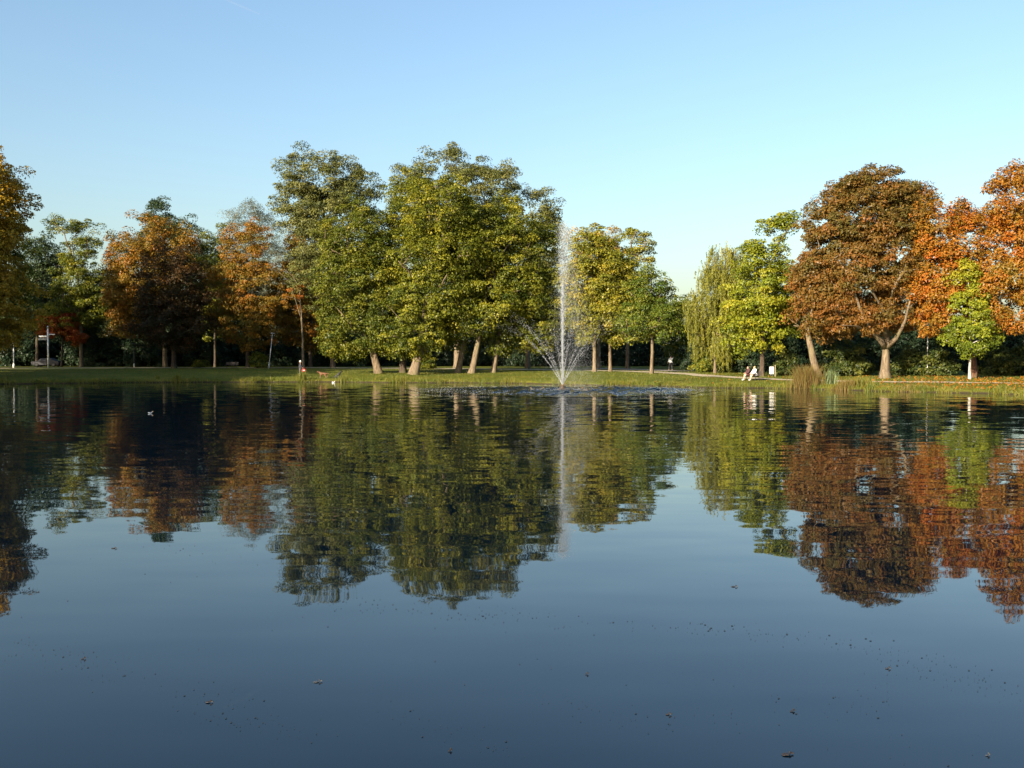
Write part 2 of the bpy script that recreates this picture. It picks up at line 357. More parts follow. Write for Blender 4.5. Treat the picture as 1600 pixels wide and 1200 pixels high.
LEAF_TRIS = [0]
def tree(name, label, trunk, blobs, D, br, mat, bark=BARK_OAK, cr=1.1, ls=.36, nl=42, dens=2.2, mode='clump', fl=.65, limbs=(), clear=.45,
         seed=1, zgrad=0., group=None, cat='tree', back=.45, base=None, sparse=1.0, lump=.13, scatter=.0, wid=.75, limb_off=-1.5, natt=150):
    """trunk, limbs and crown outlines as photo pixels, all standing at the distance D (the base touches the lawn there)"""
    rng = np.random.default_rng(seed); sc = D / F; br = br * .74; nl = int(nl * 3.15); ls = ls * .60; natt = int(natt * 1.1)
    path = [at(x, y, D) for x, y in trunk]
    path[0][2] = float(ground_z(path[0][0], D)) - .05
    B = path[0].copy()
    root = empty(name, B, label, cat, group)
    bl = [(at(q[0], q[1], D + (q[4] if len(q) > 4 else 0)), np.array([q[2], q[2] * .92, q[3]]) * sc) for q in blobs]
    cs = []
    for bi_, (c, ra) in enumerate(bl):
        a_, b2, c2 = ra; area = 4 * math.pi * (((a_ * b2) ** 1.6 + (a_ * c2) ** 1.6 + (b2 * c2) ** 1.6) / 3) ** (1 / 1.6)
        n = max(6, int(dens * area / (math.pi * cr * cr)))
        d = rng.normal(0, 1, (n, 3)); d /= np.linalg.norm(d, axis=1)[:, None]
        keep = (d[:, 1] < .3) | (rng.random(n) < back); d = d[keep]; n = len(d)
        k1, k2, k3 = rng.normal(0, 1, (3, 3)) * np.array([[3.], [5.], [8.]]); ph = rng.uniform(0, 6, 3)
        lm = 1 + lump * np.sin(d @ k1 + ph[0]) + lump * .7 * np.sin(d @ k2 + ph[1]) + lump * .5 * np.sin(d @ k3 + ph[2])
        p = c + d * ra * ((1 - .5 * rng.random(n) ** 1.5) * lm)[:, None]
        ok = np.ones(n, bool)
        for bj, (c3, r3) in enumerate(bl):
            if bj != bi_: ok &= (np.linalg.norm((p - c3) / r3, axis=1) > .42)
        cs.append(p[ok])
    C = np.concatenate(cs)
    if sparse < 1: C = C[rng.random(len(C)) < sparse]
    gz = ground_z(C[:, 0], C[:, 1]); C = C[C[:, 2] > gz + .3 * cr]
    # skeleton
    pts = [path[0]]; par = [-1]; can = [False]
    tot = sum(np.linalg.norm(path[q + 1] - path[q]) for q in range(len(path) - 1)); run = 0
    for q in range(len(path) - 1):
        L = np.linalg.norm(path[q + 1] - path[q]); n = max(1, int(L / .7))
        for s in range(1, n + 1):
            run += L / n
            pts.append(path[q] + (path[q + 1] - path[q]) * s / n + rng.normal(0, .015 * br + .01, 3)); par.append(len(pts) - 2); can.append(run / tot > clear)
    ntr = len(pts)
    limb_ch = []
    for lp in limbs:
        lr, lpx = lp[0], lp[1:]
        q = [at(x, y, D + limb_off * e / max(1, len(lpx) - 1)) for e, (x, y) in enumerate(lpx)]
        i0 = int(np.argmin(np.linalg.norm(np.array(pts[:ntr]) - q[0], axis=1))); prev = i0; ch = [i0]
        for e in range(len(q) - 1):
            n = max(1, int(np.linalg.norm(q[e + 1] - q[e]) / .8))
            for s in range(1, n + 1):
                pts.append(q[e] + (q[e + 1] - q[e]) * s / n + rng.normal(0, .03, 3)); par.append(prev); can.append(True); prev = len(pts) - 1; ch.append(prev)
        limb_ch.append((lr, ch))
    nfix = len(pts)
    sel = C[rng.permutation(len(C))[:natt]]
    tp = np.array(pts[:nfix])[np.array(can[:nfix])] if any(can[:nfix]) else np.array(pts[-1:])
    order = np.argsort([np.min(np.linalg.norm(tp - a_, axis=1)) for a_ in sel]); tips = []
    for oi in order:
        a_ = sel[oi]; A = np.array(pts); dd = a_ - A; ds = np.linalg.norm(dd, axis=1)
        cost = ds + .8 * np.clip(-dd[:, 2] + .25 * ds, 0, None) + np.where(np.array(can), 0, 1e3)
        k = int(np.argmin(cost)); L = ds[k]; n = max(1, int(L / 1.1)); prev = k; p0 = A[k]
        for s in range(1, n + 1):
            u = s / n; q = p0 + (a_ - p0) * u + np.array([0, 0, .10 * L * math.sin(math.pi * u)]) + (rng.normal(0, .05 * min(L, 3), 3) if s < n else 0)
            pts.append(q); par.append(prev); can.append(True); prev = len(pts) - 1
        tips.append(prev)
    cnt = np.zeros(len(pts))
    for q in tips: cnt[q] += 1
    for q in range(len(pts) - 1, 0, -1): cnt[par[q]] += cnt[q]
    cnt = np.maximum(cnt, 1); top = br * .72; kx = math.log(max(top, .06) / .022) / math.log(max(cnt[0], 2)); rad = .022 * cnt ** kx
    A = np.array(pts)
    # trunk tube
    P = A[:ntr] - B; rr_ = rad[:ntr].copy(); h = np.linspace(0, 1, ntr)
    hz = np.concatenate([[0], np.cumsum(np.linalg.norm(np.diff(P, axis=0), axis=1))])
    first = np.array(can[:ntr]); low = ~first
    if low.any(): rr_[low] = np.interp(h[low], [0, h[low].max() + 1e-6], [br, max(rr_[first][0] if first.any() else top, top * .8)])
    rr_ = rr_ * (1 + .32 * np.exp(-hz / (br * .9)))
    ns = 12; an = np.arange(ns) * 2 * math.pi / ns; vs = []; ph = rng.uniform(0, 6, 3)
    for q in range(ntr):
        t_ = P[min(q + 1, ntr - 1)] - P[max(q - 1, 0)]; t_ = t_ / np.linalg.norm(t_); a1 = np.cross([0, 1., 0], t_); a1 /= np.linalg.norm(a1); b1 = np.cross(t_, a1)
        wv_ = 1 + .07 * np.sin(3 * an + ph[0] + q * .15) + .05 * np.sin(5 * an + ph[1] - q * .2) + rng.normal(0, .02, ns)
        vs.append(P[q] + (np.cos(an)[:, None] * a1 + np.sin(an)[:, None] * b1) * (rr_[q] * wv_)[:, None])
    k = np.arange(ns); kk = (k + 1) % ns
    fs = np.concatenate([np.stack([q * ns + k, q * ns + kk, (q + 1) * ns + kk, (q + 1) * ns + k], 1) for q in range(ntr - 1)])
    mesh_obj('trunk', np.concatenate(vs), fs, bark, root, smooth=True)
    # limbs and twigs
    Vl, Fl_ = [], []; off = 0
    for lr, ch in limb_ch:
        mb = MB(); mb.tube([A[q] - B for q in ch], [max(rad[q] if e else 0, lr * (1 - .88 * (e / len(ch)) ** .8)) for e, q in enumerate(ch)], 8)
        mb.build('limb', bark, root, True)
    idx = np.array([q for q in range(nfix, len(pts)) if rad[q] > .018])
    if len(idx):
        pr = np.array(par)[idx]; ra = np.minimum(rad[pr], rad[idx] * 1.6)
        v_, f_ = frusta(A[pr] - B, A[idx] - B, ra, rad[idx], 5); Vl.append(v_); Fl_ += [tuple(x) for x in (f_ + off).tolist()]
    if Vl: tag(mesh_obj('branches', np.concatenate(Vl), Fl_, bark, root, smooth=True), kind='stuff')
    # crown
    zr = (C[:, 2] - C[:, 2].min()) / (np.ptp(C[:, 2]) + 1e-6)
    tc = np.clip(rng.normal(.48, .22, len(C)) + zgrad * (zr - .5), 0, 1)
    cen = np.mean([c for c, _ in bl], axis=0)
    v_, f_, ti = leaves(C, cr, nl, ls, rng, cen, fl, mode, tc, wid)
    LEAF_TRIS[0] += len(f_)
    cw = mesh_obj('crown', v_ - B, f_, mat, root, tint=ti); tag(cw, kind='stuff')
    return root

def copy_tree(o, loc, rz, sc, label, group):
    r = o.copy(); COL.objects.link(r); r.location = loc; r.rotation_euler = (0, 0, rz); r.scale = (sc,) * 3; tag(r, label, None, group)
    for ch in list(o.children):
        c = ch.copy(); COL.objects.link(c); c.parent = r
    return r

L_OAK = leaf_mat('oak leaves', [(.030, .050, .008), (.075, .090, .010), (.118, .135, .013), (.185, .182, .015), (.27, .235, .02)])
L_OAKG = leaf_mat('green oak leaves', [(.036, .055, .008), (.080, .100, .011), (.130, .138, .014), (.20, .18, .016)])
L_GREY = leaf_mat('grey green leaves', [(.052, .064, .018), (.105, .115, .030), (.155, .155, .040), (.20, .185, .048)])
L_SILV = leaf_mat('silver leaves', [(.07, .085, .05), (.14, .15, .09), (.22, .21, .13)])
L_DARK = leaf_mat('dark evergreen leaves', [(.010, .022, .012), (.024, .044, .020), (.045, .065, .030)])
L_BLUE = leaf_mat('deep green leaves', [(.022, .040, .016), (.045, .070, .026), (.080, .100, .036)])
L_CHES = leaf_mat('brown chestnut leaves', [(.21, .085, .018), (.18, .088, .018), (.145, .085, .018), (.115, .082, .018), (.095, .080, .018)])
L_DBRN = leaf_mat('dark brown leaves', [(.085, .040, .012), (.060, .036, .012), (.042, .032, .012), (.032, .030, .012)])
L_ORNG = leaf_mat('orange leaves', [(.34, .095, .012), (.30, .115, .014), (.25, .130, .016), (.15, .105, .016)])
L_RUST = leaf_mat('rust and olive leaves', [(.29, .110, .014), (.24, .125, .015), (.17, .120, .016), (.10, .090, .015)])
L_RED = leaf_mat('red leaves', [(.26, .035, .010), (.30, .070, .012), (.32, .12, .018)])
L_YEL = leaf_mat('yellow leaves', [(.16, .105, .012), (.30, .190, .018), (.42, .26, .022), (.40, .20, .02)])
L_YGRN = leaf_mat('yellow green leaves', [(.075, .105, .010), (.145, .175, .013), (.22, .23, .016), (.31, .27, .02)])
L_LIME = leaf_mat('yellowing lime leaves', [(.085, .10, .014), (.155, .16, .017), (.24, .215, .02), (.33, .25, .024)])
L_GRN = leaf_mat('fresh green leaves', [(.038, .070, .010), (.075, .110, .013), (.125, .145, .016), (.21, .19, .02)])
L_WILL = leaf_mat('willow leaves', [(.11, .12, .018), (.18, .18, .024), (.27, .24, .03)])
L_SHRUB = leaf_mat('shrub leaves', [(.018, .032, .010), (.040, .060, .014), (.075, .090, .018), (.12, .12, .02)])

def gD(x, y): return float(ground_at(x, y)[1])

# --- left bank
tree('maple_tree', 'tall golden yellow tree cut by the left edge of the picture', [(-70, 590), (-66, 500), (-62, 380)], [(-62, 330, 112, 112), (-70, 450, 120, 100), (-25, 330, 62, 75), (-20, 505, 66, 60)], 108, .45, L_YEL, BARK_DARK, seed=11, zgrad=.25, ls=.40, dens=2.3)
tree('oak_tree', 'olive tree with open crown and lit straight trunk behind the left lawn', [(127, 573.2), (126, 510), (122, 440), (112, 375)], [(118, 445, 42, 38), (105, 490, 40, 30), (140, 478, 26, 36), (98, 352, 26, 14), (138, 372, 20, 32), (118, 400, 26, 30)], gD(127, 573.2), .42, L_OAK, BARK_PALE, seed=12, dens=1.7, limbs=[(.22, (122, 440), (112, 400), (100, 365), (84, 348)), (.16, (124, 430), (134, 400), (138, 365))], clear=.5, cr=1.0)
tree('oak_tree', 'deep green tree between the golden tree and the olive tree', [(58, 573), (58, 500), (56, 430)], [(58, 430, 36, 66), (75, 400, 26, 36), (45, 490, 34, 40), (85, 450, 34, 50), (150, 470, 26, 60), (110, 510, 40, 36)], 166, .4, L_BLUE, BARK_DARK, seed=13, cr=1.3, ls=.42)
tree('red_maple', 'small fiery red maple glowing behind the signpost', [(96, 574), (97, 545), (98, 520)], [(96, 510, 34, 19), (78, 516, 15, 14), (122, 528, 14, 9)], 163, .22, L_RED, BARK_DARK, seed=14, cr=.8, ls=.34)
tree('chestnut_tree', 'orange brown chestnut with rounded crown left of the dark one', [(258, 574), (256, 530), (246, 450)], [(225, 425, 62, 82), (205, 455, 44, 66), (270, 400, 42, 52), (195, 500, 30, 30)], 156, .5, L_RUST, BARK_PALE, seed=15, cr=1.15, ls=.42, mode='droop', dens=2.3)
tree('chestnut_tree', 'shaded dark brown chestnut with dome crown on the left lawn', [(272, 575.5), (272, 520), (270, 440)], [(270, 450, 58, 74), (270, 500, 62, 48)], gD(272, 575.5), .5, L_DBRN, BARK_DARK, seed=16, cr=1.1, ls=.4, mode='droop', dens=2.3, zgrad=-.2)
tree('pine_tree', 'dark green tree top rising behind the orange brown chestnut', [(262, 572), (258, 480), (250, 380)], [(246, 340, 26, 27), (280, 362, 32, 26), (262, 390, 50, 40), (262, 450, 52, 50), (190, 450, 34, 56), (320, 430, 34, 50)], 176, .4, L_BLUE, BARK_DARK, seed=17, cr=1.3, ls=.42)
tree('maple_tree', 'narrow olive tree squeezed between the dark chestnut and the orange maple', [(336, 574), (336, 500), (336, 420)], [(336, 400, 24, 45), (334, 470, 30, 62)], 160, .3, L_OAK, BARK_DARK, seed=18, cr=1.1)
tree('maple_tree', 'orange red maple with shaded lower half left of the pale bare tree', [(387, 574.5), (387, 520), (384, 430)], [(385, 400, 40, 52), (370, 450, 40, 50), (410, 460, 44, 52), (385, 505, 56, 40)], gD(387, 574.8), .42, L_RUST, BARK_DARK, seed=19, cr=1.0, ls=.36, dens=2.2, zgrad=-.15)
tree('willow_tree', 'silvery grey tree top behind the orange red maple', [(395, 573), (395, 450), (394, 380)], [(392, 350, 38, 38), (412, 380, 36, 46), (395, 440, 46, 60), (445, 420, 34, 60), (345, 440, 30, 60), (460, 480, 40, 50)], 182, .4, L_SILV, BARK_PALE, seed=20, cr=1.3, ls=.36, wid=.45, dens=2.4)
tree('bare_tree', 'slender pale almost bare tree beside the person in the white cap', [(474, 575), (473, 530), (470, 480), (467, 440), (470, 415)], [(455, 470, 18, 24), (474, 420, 14, 14)], gD(474, 575.2), .26, L_ORNG, BARK_PALE, seed=21, sparse=.25, cr=.7, ls=.28, limbs=[(.12, (468, 450), (458, 432), (444, 420)), (.11, (469, 430), (474, 405), (476, 392)), (.09, (471, 500), (462, 470), (456, 450)), (.07, (467, 445), (452, 440), (436, 425))], clear=.5, natt=24)
tree('maple_tree', 'rusty orange tree behind the pale bare tree', [(485, 574), (485, 480), (484, 420)], [(484, 395, 42, 48), (470, 460, 44, 55), (505, 430, 36, 50), (480, 510, 46, 40)], 158, .4, L_RUST, BARK_DARK, seed=22, cr=1.15, ls=.4)
tree('poplar_tree', 'very tall grey green tree with broad top left of centre', [(520, 573), (518, 450), (512, 340)], [(500, 285, 66, 52), (555, 305, 44, 40), (470, 325, 44, 36), (520, 350, 72, 56), (515, 420, 66, 60)], 150, .5, L_GREY, BARK_DARK, seed=23, cr=1.2, ls=.38, dens=2.4, limbs=[(.28, (514, 370), (505, 330), (496, 305))], natt=200)
# --- central oaks
tree('oak_tree', 'green oak with leaning trunk and low crown right of the dogs', [(592, 583.5), (586, 560), (578, 530), (566, 470), (556, 400)], [(552, 380, 56, 66), (545, 445, 58, 62), (580, 450, 44, 70), (538, 515, 42, 48), (585, 525, 36, 32), (605, 470, 34, 50), (525, 545, 20, 18), (555, 548, 22, 16), (606, 545, 20, 16), (600, 395, 34, 56)], gD(592, 583.5), .60, L_OAKG, BARK_OAK, seed=24, cr=1.0, ls=.35, dens=2.3, natt=200)
tree('oak_tree', 'shaded oak with upright dark trunk just left of the thick leaning oak', [(630, 582.5), (629, 545), (627, 480), (625, 400)], [(628, 400, 44, 70), (622, 480, 40, 56), (640, 330, 38, 60)], gD(630, 582.5), .55, L_OAK, BARK_DARK, seed=25, cr=1.0, ls=.35)
tree('oak_tree', 'great oak with thick pale trunk leaning right and twisting bare limbs', [(646, 585.5), (653, 560), (662, 520), (668, 470), (670, 420), (684, 370), (688, 335)], [(688, 330, 62, 58), (660, 400, 54, 50), (715, 390, 50, 60), (655, 470, 50, 46), (640, 525, 40, 34), (700, 460, 44, 40), (642, 545, 30, 16), (676, 535, 20, 20)], gD(646, 585.5), .72, L_OAK, BARK_PALE, seed=26, cr=1.0, ls=.36, dens=2.0, limbs=[(.30, (670, 440), (682, 400), (692, 365), (680, 335), (670, 312)), (.22, (668, 460), (690, 445), (698, 430)), (.20, (668, 462), (650, 440), (636, 420), (622, 408)), (.18, (688, 380), (700, 350), (706, 335))], limb_off=-3.5, clear=.4, natt=200)
tree('oak_tree', 'oak with knobbly yellowish trunk, left of the pair right of the great oak', [(716, 582.5), (721, 555), (728, 520), (735, 470), (738, 400)], [(735, 400, 48, 70), (730, 470, 44, 50), (715, 510, 34, 32), (708, 535, 18, 14)], gD(716, 582.5), .50, L_OAK, BARK_PALE, seed=27, cr=1.0, ls=.36)
tree('oak_tree', 'oak with smooth slanting trunk, right of the pair right of the great oak', [(737, 583.5), (743, 555), (750, 520), (757, 470), (770, 400)], [(775, 385, 60, 76), (765, 470, 54, 46), (745, 500, 44, 32), (800, 440, 44, 60)], gD(737, 583.5), .52, L_OAK, BARK_PALE, seed=28, cr=1.0, ls=.36, limbs=[(.2, (752, 510), (760, 460), (775, 430))])
tree('oak_tree', 'oak with short slanting trunk nearest the fountain on its left', [(771, 582), (775, 555), (779, 530), (790, 470), (805, 420)], [(820, 400, 54, 66), (835, 470, 46, 54), (795, 500, 40, 36), (845, 525, 34, 28), (780, 540, 22, 18), (812, 535, 22, 16)], gD(771, 582), .46, L_OAKG, BARK_PALE, seed=29, cr=1.0, ls=.36)
tree('poplar_tree', 'tallest tree of all, grey green, rising behind the great oak', [(715, 574), (714, 450), (712, 330)], [(712, 300, 66, 62), (650, 310, 40, 52), (765, 300, 50, 52), (715, 380, 88, 60), (715, 450, 84, 60)], 146, .7, L_GREY, BARK_PALE, seed=30, cr=1.2, ls=.38, dens=2.4, lump=.18, natt=200)
tree('poplar_tree', 'tall grey green tree behind the fountain jet', [(825, 575), (825, 470), (824, 380)], [(822, 345, 52, 52), (850, 390, 40, 60), (800, 400, 50, 60), (830, 460, 56, 62)], 148, .5, L_GREY, BARK_PALE, seed=31, cr=1.2, ls=.38, dens=2.3)
# --- right of the fountain
tree('lime_tree', 'yellowing tree with orange shoulder just right of the fountain jet', [(929, 581), (929, 540), (928, 470), (926, 420)], [(922, 400, 34, 46), (945, 440, 34, 56), (905, 450, 30, 60), (925, 500, 40, 40)], gD(929, 581), .34, L_LIME, BARK_PALE, seed=32, zgrad=.15, cr=.95)
tree('maple_tree', 'golden tree behind the yellowing tree right of the jet', [(936, 577), (936, 500), (935, 430)], [(932, 400, 44, 44), (935, 470, 48, 62)], 140, .34, L_YEL, BARK_PALE, seed=33, cr=1.1)
tree('lime_tree', 'yellow green tree with slim trunk beside the yellowing tree', [(953.5, 580.5), (953, 545), (955, 490), (958, 440)], [(962, 430, 32, 50), (955, 495, 38, 42), (985, 480, 28, 46)], gD(953.5, 580.5), .27, L_LIME, BARK_PALE, seed=34, cr=.95)
tree('oak_tree', 'gnarled sparse tree with bare twisted top against the sky', [(980, 575), (982, 500), (984, 430), (988, 400)], [(992, 372, 14, 14), (1012, 378, 12, 14), (988, 400, 20, 16), (975, 450, 32, 44), (1008, 402, 14, 14)], 138, .34, L_LIME, BARK_OAK, seed=35, cr=.85, dens=1.5, limbs=[(.14, (988, 405), (986, 380), (994, 362)), (.12, (988, 405), (1004, 392), (1014, 368))], clear=.4)
tree('maple_tree', 'fresh green maple with slim straight trunk at the bend of the path', [(1018, 583.5), (1019, 550), (1019, 500), (1018, 440)], [(1020, 452, 30, 42), (1020, 500, 42, 36), (1045, 495, 26, 40), (996, 490, 26, 44)], gD(1018, 583.5), .26, L_GRN, BARK_PALE, seed=36, cr=.9, ls=.33)
tree('hawthorn_tree', 'low dim green tree filling the gap left of the willow', [(1072, 577), (1072, 540), (1072, 500)], [(1070, 500, 26, 38), (1060, 535, 32, 30), (1088, 530, 24, 36)], 150, .25, L_GRN, BARK_DARK, seed=37, cr=1.0)
tree('weeping_willow', 'weeping willow with trailing yellow green strands right of the gap', [(1117, 583), (1117, 550), (1122, 480), (1130, 420)], [(1132, 412, 36, 34), (1118, 450, 36, 40), (1105, 490, 32, 40), (1150, 450, 36, 56), (1120, 520, 40, 36)], gD(1117, 583), .22, L_WILL, BARK_PALE, seed=38, cr=.9, ls=.34, nl=98, mode='weep', wid=.3, dens=2.2)
tree('maple_tree', 'bright yellow green maple overhanging the bench', [(1190, 588), (1192, 540), (1194, 470), (1200, 410)], [(1192, 410, 40, 40), (1215, 358, 24, 16), (1238, 342, 16, 8), (1185, 465, 46, 40), (1222, 450, 30, 60), (1165, 510, 36, 36), (1195, 520, 40, 36)], gD(1190, 588) , .34, L_YGRN, BARK_DARK, seed=39, cr=.85, ls=.36, dens=1.9, limbs=[(.14, (1198, 430), (1215, 385), (1235, 348))], clear=.35, lump=.2)
tree('chestnut_tree', 'rust brown chestnut with trunk leaning left behind the reddish reeds', [(1278, 588.5), (1270, 560), (1262, 520), (1255, 480), (1262, 430)], [(1272, 440, 36, 46), (1262, 490, 30, 32), (1290, 505, 30, 28)], gD(1278, 588.5), .50, L_CHES, BARK_PALE, seed=40, cr=.85, ls=.36, mode='droop', limbs=[(.14, (1262, 520), (1250, 510), (1240, 508))], zgrad=.25)
tree('chestnut_tree', 'huge domed chestnut, brown and rust, with thick forking pale trunk', [(1383, 591), (1384, 560), (1385, 530), (1384, 500), (1378, 450), (1370, 400)], [(1350, 335, 78, 68), (1305, 400, 62, 70), (1400, 390, 62, 84), (1345, 430, 80, 60), (1300, 480, 46, 40), (1420, 460, 44, 54), (1350, 495, 54, 28), (1415, 305, 30, 26), (1355, 298, 66, 34), (1380, 350, 60, 60), (1305, 345, 52, 50), (1425, 340, 40, 48), (1275, 440, 36, 44)], gD(1383, 591), .62, L_CHES, BARK_PALE, seed=41, cr=.9, ls=.33, nl=48, mode='droop', dens=2.3, fl=.5, zgrad=.4, clear=.3, natt=220, limb_off=-3.5,
     limbs=[(.30, (1384, 545), (1370, 525), (1352, 500), (1335, 460), (1325, 430)), (.26, (1385, 530), (1378, 480), (1362, 455), (1350, 430)), (.26, (1385, 545), (1400, 528), (1415, 500), (1422, 470)), (.2, (1384, 500), (1392, 470), (1400, 440)), (.12, (1365, 520), (1340, 510), (1315, 508))])
tree('chestnut_tree', 'orange red chestnut behind the young white stemmed tree', [(1521, 590), (1519, 555), (1512, 500), (1500, 420)], [(1470, 365, 46, 54), (1510, 370, 42, 60), (1460, 440, 40, 56), (1505, 450, 46, 56), (1455, 500, 26, 26)], gD(1521, 590.3), .5, L_ORNG, BARK_RED, seed=42, cr=.95, ls=.34, nl=48, mode='droop', zgrad=.2, dens=2.2)
tree('lime_tree', 'young yellow green tree with white stem and pointed crown', [(1515, 592), (1516, 560), (1517, 510), (1513, 440)], [(1510, 440, 20, 32), (1512, 485, 34, 34), (1518, 528, 42, 28)], gD(1515, 592.5), .16, L_YGRN, BARK_BIRCH, seed=43, cr=.7, ls=.30, dens=2.0, zgrad=.7, clear=.25)
tree('chestnut_tree', 'fiery orange chestnut cut by the right edge of the picture', [(1668, 600), (1666, 560), (1655, 480), (1645, 400)], [(1640, 330, 88, 76), (1590, 325, 50, 52), (1650, 430, 92, 70), (1590, 420, 56, 60), (1585, 480, 48, 40)], 88, .55, L_ORNG, BARK_PALE, seed=44, cr=.95, ls=.33, nl=50, mode='droop', dens=2.3, zgrad=-.1)

# --- trees beyond the picture's left and right edges, on the same banks; the left ones shade the left lawn
def far_tree(px, D, H, mat, seed, label, group, low=True):
    x = (px - 800) / F * D; g = float(ground_z(x, D)); y = lambda z: 558 + F * (CAMH - z) / D; k = F / D
    return tree('lime_tree', label, [(px, y(g)), (px + 2, y(g + H * .3)), (px, y(g + H * .65))], [(px, y(H * .70), 6.0 * k, H * .30 * k), (px - 3 * k, y(H * .48), 5.0 * k, H * .26 * k), (px + 3 * k, y(H * .46), 5.0 * k, H * .27 * k)] + ([(px - 2 * k, y(H * .17), 5.5 * k, H * .18 * k), (px + 3.5 * k, y(H * .15), 4.5 * k, H * .17 * k)] if low else []), D, .45, mat, BARK_DARK, seed=seed, cr=1.3, ls=.5, nl=36, dens=1.9, group=group, back=1.0)
side_p = far_tree(-160, 110, 26, L_OAK, 60, 'tall tree on the left bank outside the picture', 'bank trees outside the picture', False)
for q, (x, D, H) in enumerate([(-67, 124, 27), (-79, 131, 27), (-92, 137, 26), (-64, 98, 25), (-65, 86, 25), (-65, 74, 24), (-67, 61, 22), (-80, 108, 26), (-78, 92, 26)]):
    copy_tree(side_p, (x, D, float(ground_z(x, D)) - .05), q * 1.3 + .7, H / 26, 'tall tree on the left bank outside the picture', 'bank trees outside the picture')
for q, (x, D, sc) in enumerate([(68, 78, .85), (76, 60, .8), (72, 95, .9)]):
    copy_tree(side_p, (x, D, float(ground_z(x, D)) - .05), q * 2.1, sc, 'tall tree on the right bank outside the picture', 'bank trees outside the right of the picture')

# --- dark wood behind everything
wood = []
rng = np.random.default_rng(77)
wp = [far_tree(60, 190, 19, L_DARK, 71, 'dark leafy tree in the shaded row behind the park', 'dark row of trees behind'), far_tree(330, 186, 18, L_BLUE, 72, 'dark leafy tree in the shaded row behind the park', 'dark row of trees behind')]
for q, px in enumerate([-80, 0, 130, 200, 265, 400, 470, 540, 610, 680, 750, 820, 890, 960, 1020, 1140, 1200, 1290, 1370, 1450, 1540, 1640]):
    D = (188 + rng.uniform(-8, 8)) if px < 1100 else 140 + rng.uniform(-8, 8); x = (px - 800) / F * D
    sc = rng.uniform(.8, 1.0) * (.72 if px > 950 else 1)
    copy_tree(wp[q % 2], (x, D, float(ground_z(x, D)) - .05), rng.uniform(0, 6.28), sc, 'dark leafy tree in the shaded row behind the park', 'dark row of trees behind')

# --- shrubs
def shrub(label, px, py, D, wpx, hpx, mat, seed, name='shrub', ls=.26, cr=.55, group=None, mode='clump', lump=.16):
    rng = np.random.default_rng(seed); sc = D / F; x = (px - 800) / F * D; g = float(ground_z(x, D)); B = np.array([x, D, g])
    root = empty(name, B, label, 'shrub', group); W, Hh = wpx * sc / 2, hpx * sc
    n = int(2.6 * (2 * math.pi * W * Hh) / (math.pi * cr * cr)) + 10
    d = rng.normal(0, 1, (n, 3)); d /= np.linalg.norm(d, axis=1)[:, None]; d[:, 2] = np.abs(d[:, 2])
    k1, k2 = rng.normal(0, 1, (2, 3)) * np.array([[4.], [7.]]); lm = 1 + lump * np.sin(d @ k1) + lump * np.sin(d @ k2 + 1)
    C = d * np.array([W, min(W, 3.0), Hh]) * ((1 - .5 * rng.random(n) ** 1.4) * lm)[:, None]; C[:, 2] = np.maximum(C[:, 2], .15)
    v, f, ti = leaves(C, cr, 76, ls * .78, rng, np.array([0, 0, Hh * .3]), .7, mode); LEAF_TRIS[0] += len(f)
    tag(mesh_obj('foliage', v, f, mat, root, tint=ti), kind='stuff')
    k = rng.permutation(n)[:14]; v, f = frusta(np.tile([0, 0, -.05], (14, 1)) + rng.normal(0, .15, (14, 3)) * [1, 1, 0], C[k], np.full(14, .05), np.full(14, .015)); tag(mesh_obj('stems', v, f, BARK_DARK, root), kind='stuff')
    return root
shrub('broad glossy evergreen shrub between leaning trunk and huge chestnut', 1328, 588, 101, 84, 46, L_SHRUB, 101)
shrub('tallest evergreen shrub right of the huge chestnut trunk', 1424, 588, 99, 70, 58, L_SHRUB, 102)
shrub('low evergreen shrub under the pale lamp post', 1464, 588, 97, 50, 40, L_SHRUB, 103)
shrub('broad shrub at the right edge behind the orange fallen leaves', 1580, 589, 97, 90, 46, L_SHRUB, 104)
shrub('shaded shrub behind the young white stemmed tree', 1530, 586, 103, 50, 40, L_DARK, 105)
shrub('bushy green shrub right of the notice board', 1228, 588, 103, 40, 38, L_SHRUB, 106)
shrub('dark shrub behind the bench with two people', 1175, 586, 112, 56, 48, L_DARK, 107)
shrub('rounded light green shrub left of the willow trunk', 1098, 584, 117, 34, 26, L_GRN, 108)
shrub('olive shrub right of the willow trunk', 1136, 585, 115, 36, 30, L_SHRUB, 109)
shrub('arching dark shrub at the end of the side path', 1082, 581, 128, 34, 48, L_DARK, 110)
rng = np.random.default_rng(9)
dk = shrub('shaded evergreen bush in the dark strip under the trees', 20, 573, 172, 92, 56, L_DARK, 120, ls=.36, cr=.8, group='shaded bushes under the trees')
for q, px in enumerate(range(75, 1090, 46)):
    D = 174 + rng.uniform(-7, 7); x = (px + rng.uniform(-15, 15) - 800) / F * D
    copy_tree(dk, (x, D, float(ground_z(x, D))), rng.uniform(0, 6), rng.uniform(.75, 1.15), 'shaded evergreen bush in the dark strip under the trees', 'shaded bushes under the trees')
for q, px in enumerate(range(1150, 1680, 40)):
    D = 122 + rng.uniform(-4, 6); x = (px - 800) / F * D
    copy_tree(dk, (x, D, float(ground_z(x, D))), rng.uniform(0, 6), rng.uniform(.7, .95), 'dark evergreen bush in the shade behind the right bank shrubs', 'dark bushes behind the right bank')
shrub('small leafy bush by the leaning lamp post in the shade', 404, 575, 150, 26, 22, L_OAKG, 131, ls=.3)
shrub('low bush in shade right of the dark chestnut trunk', 316, 575, 152, 22, 12, L_OAKG, 132, ls=.3)
shrub('low bush in sun behind the great oak trunk', 668, 577, 142, 26, 16, L_OAKG, 133, ls=.3)

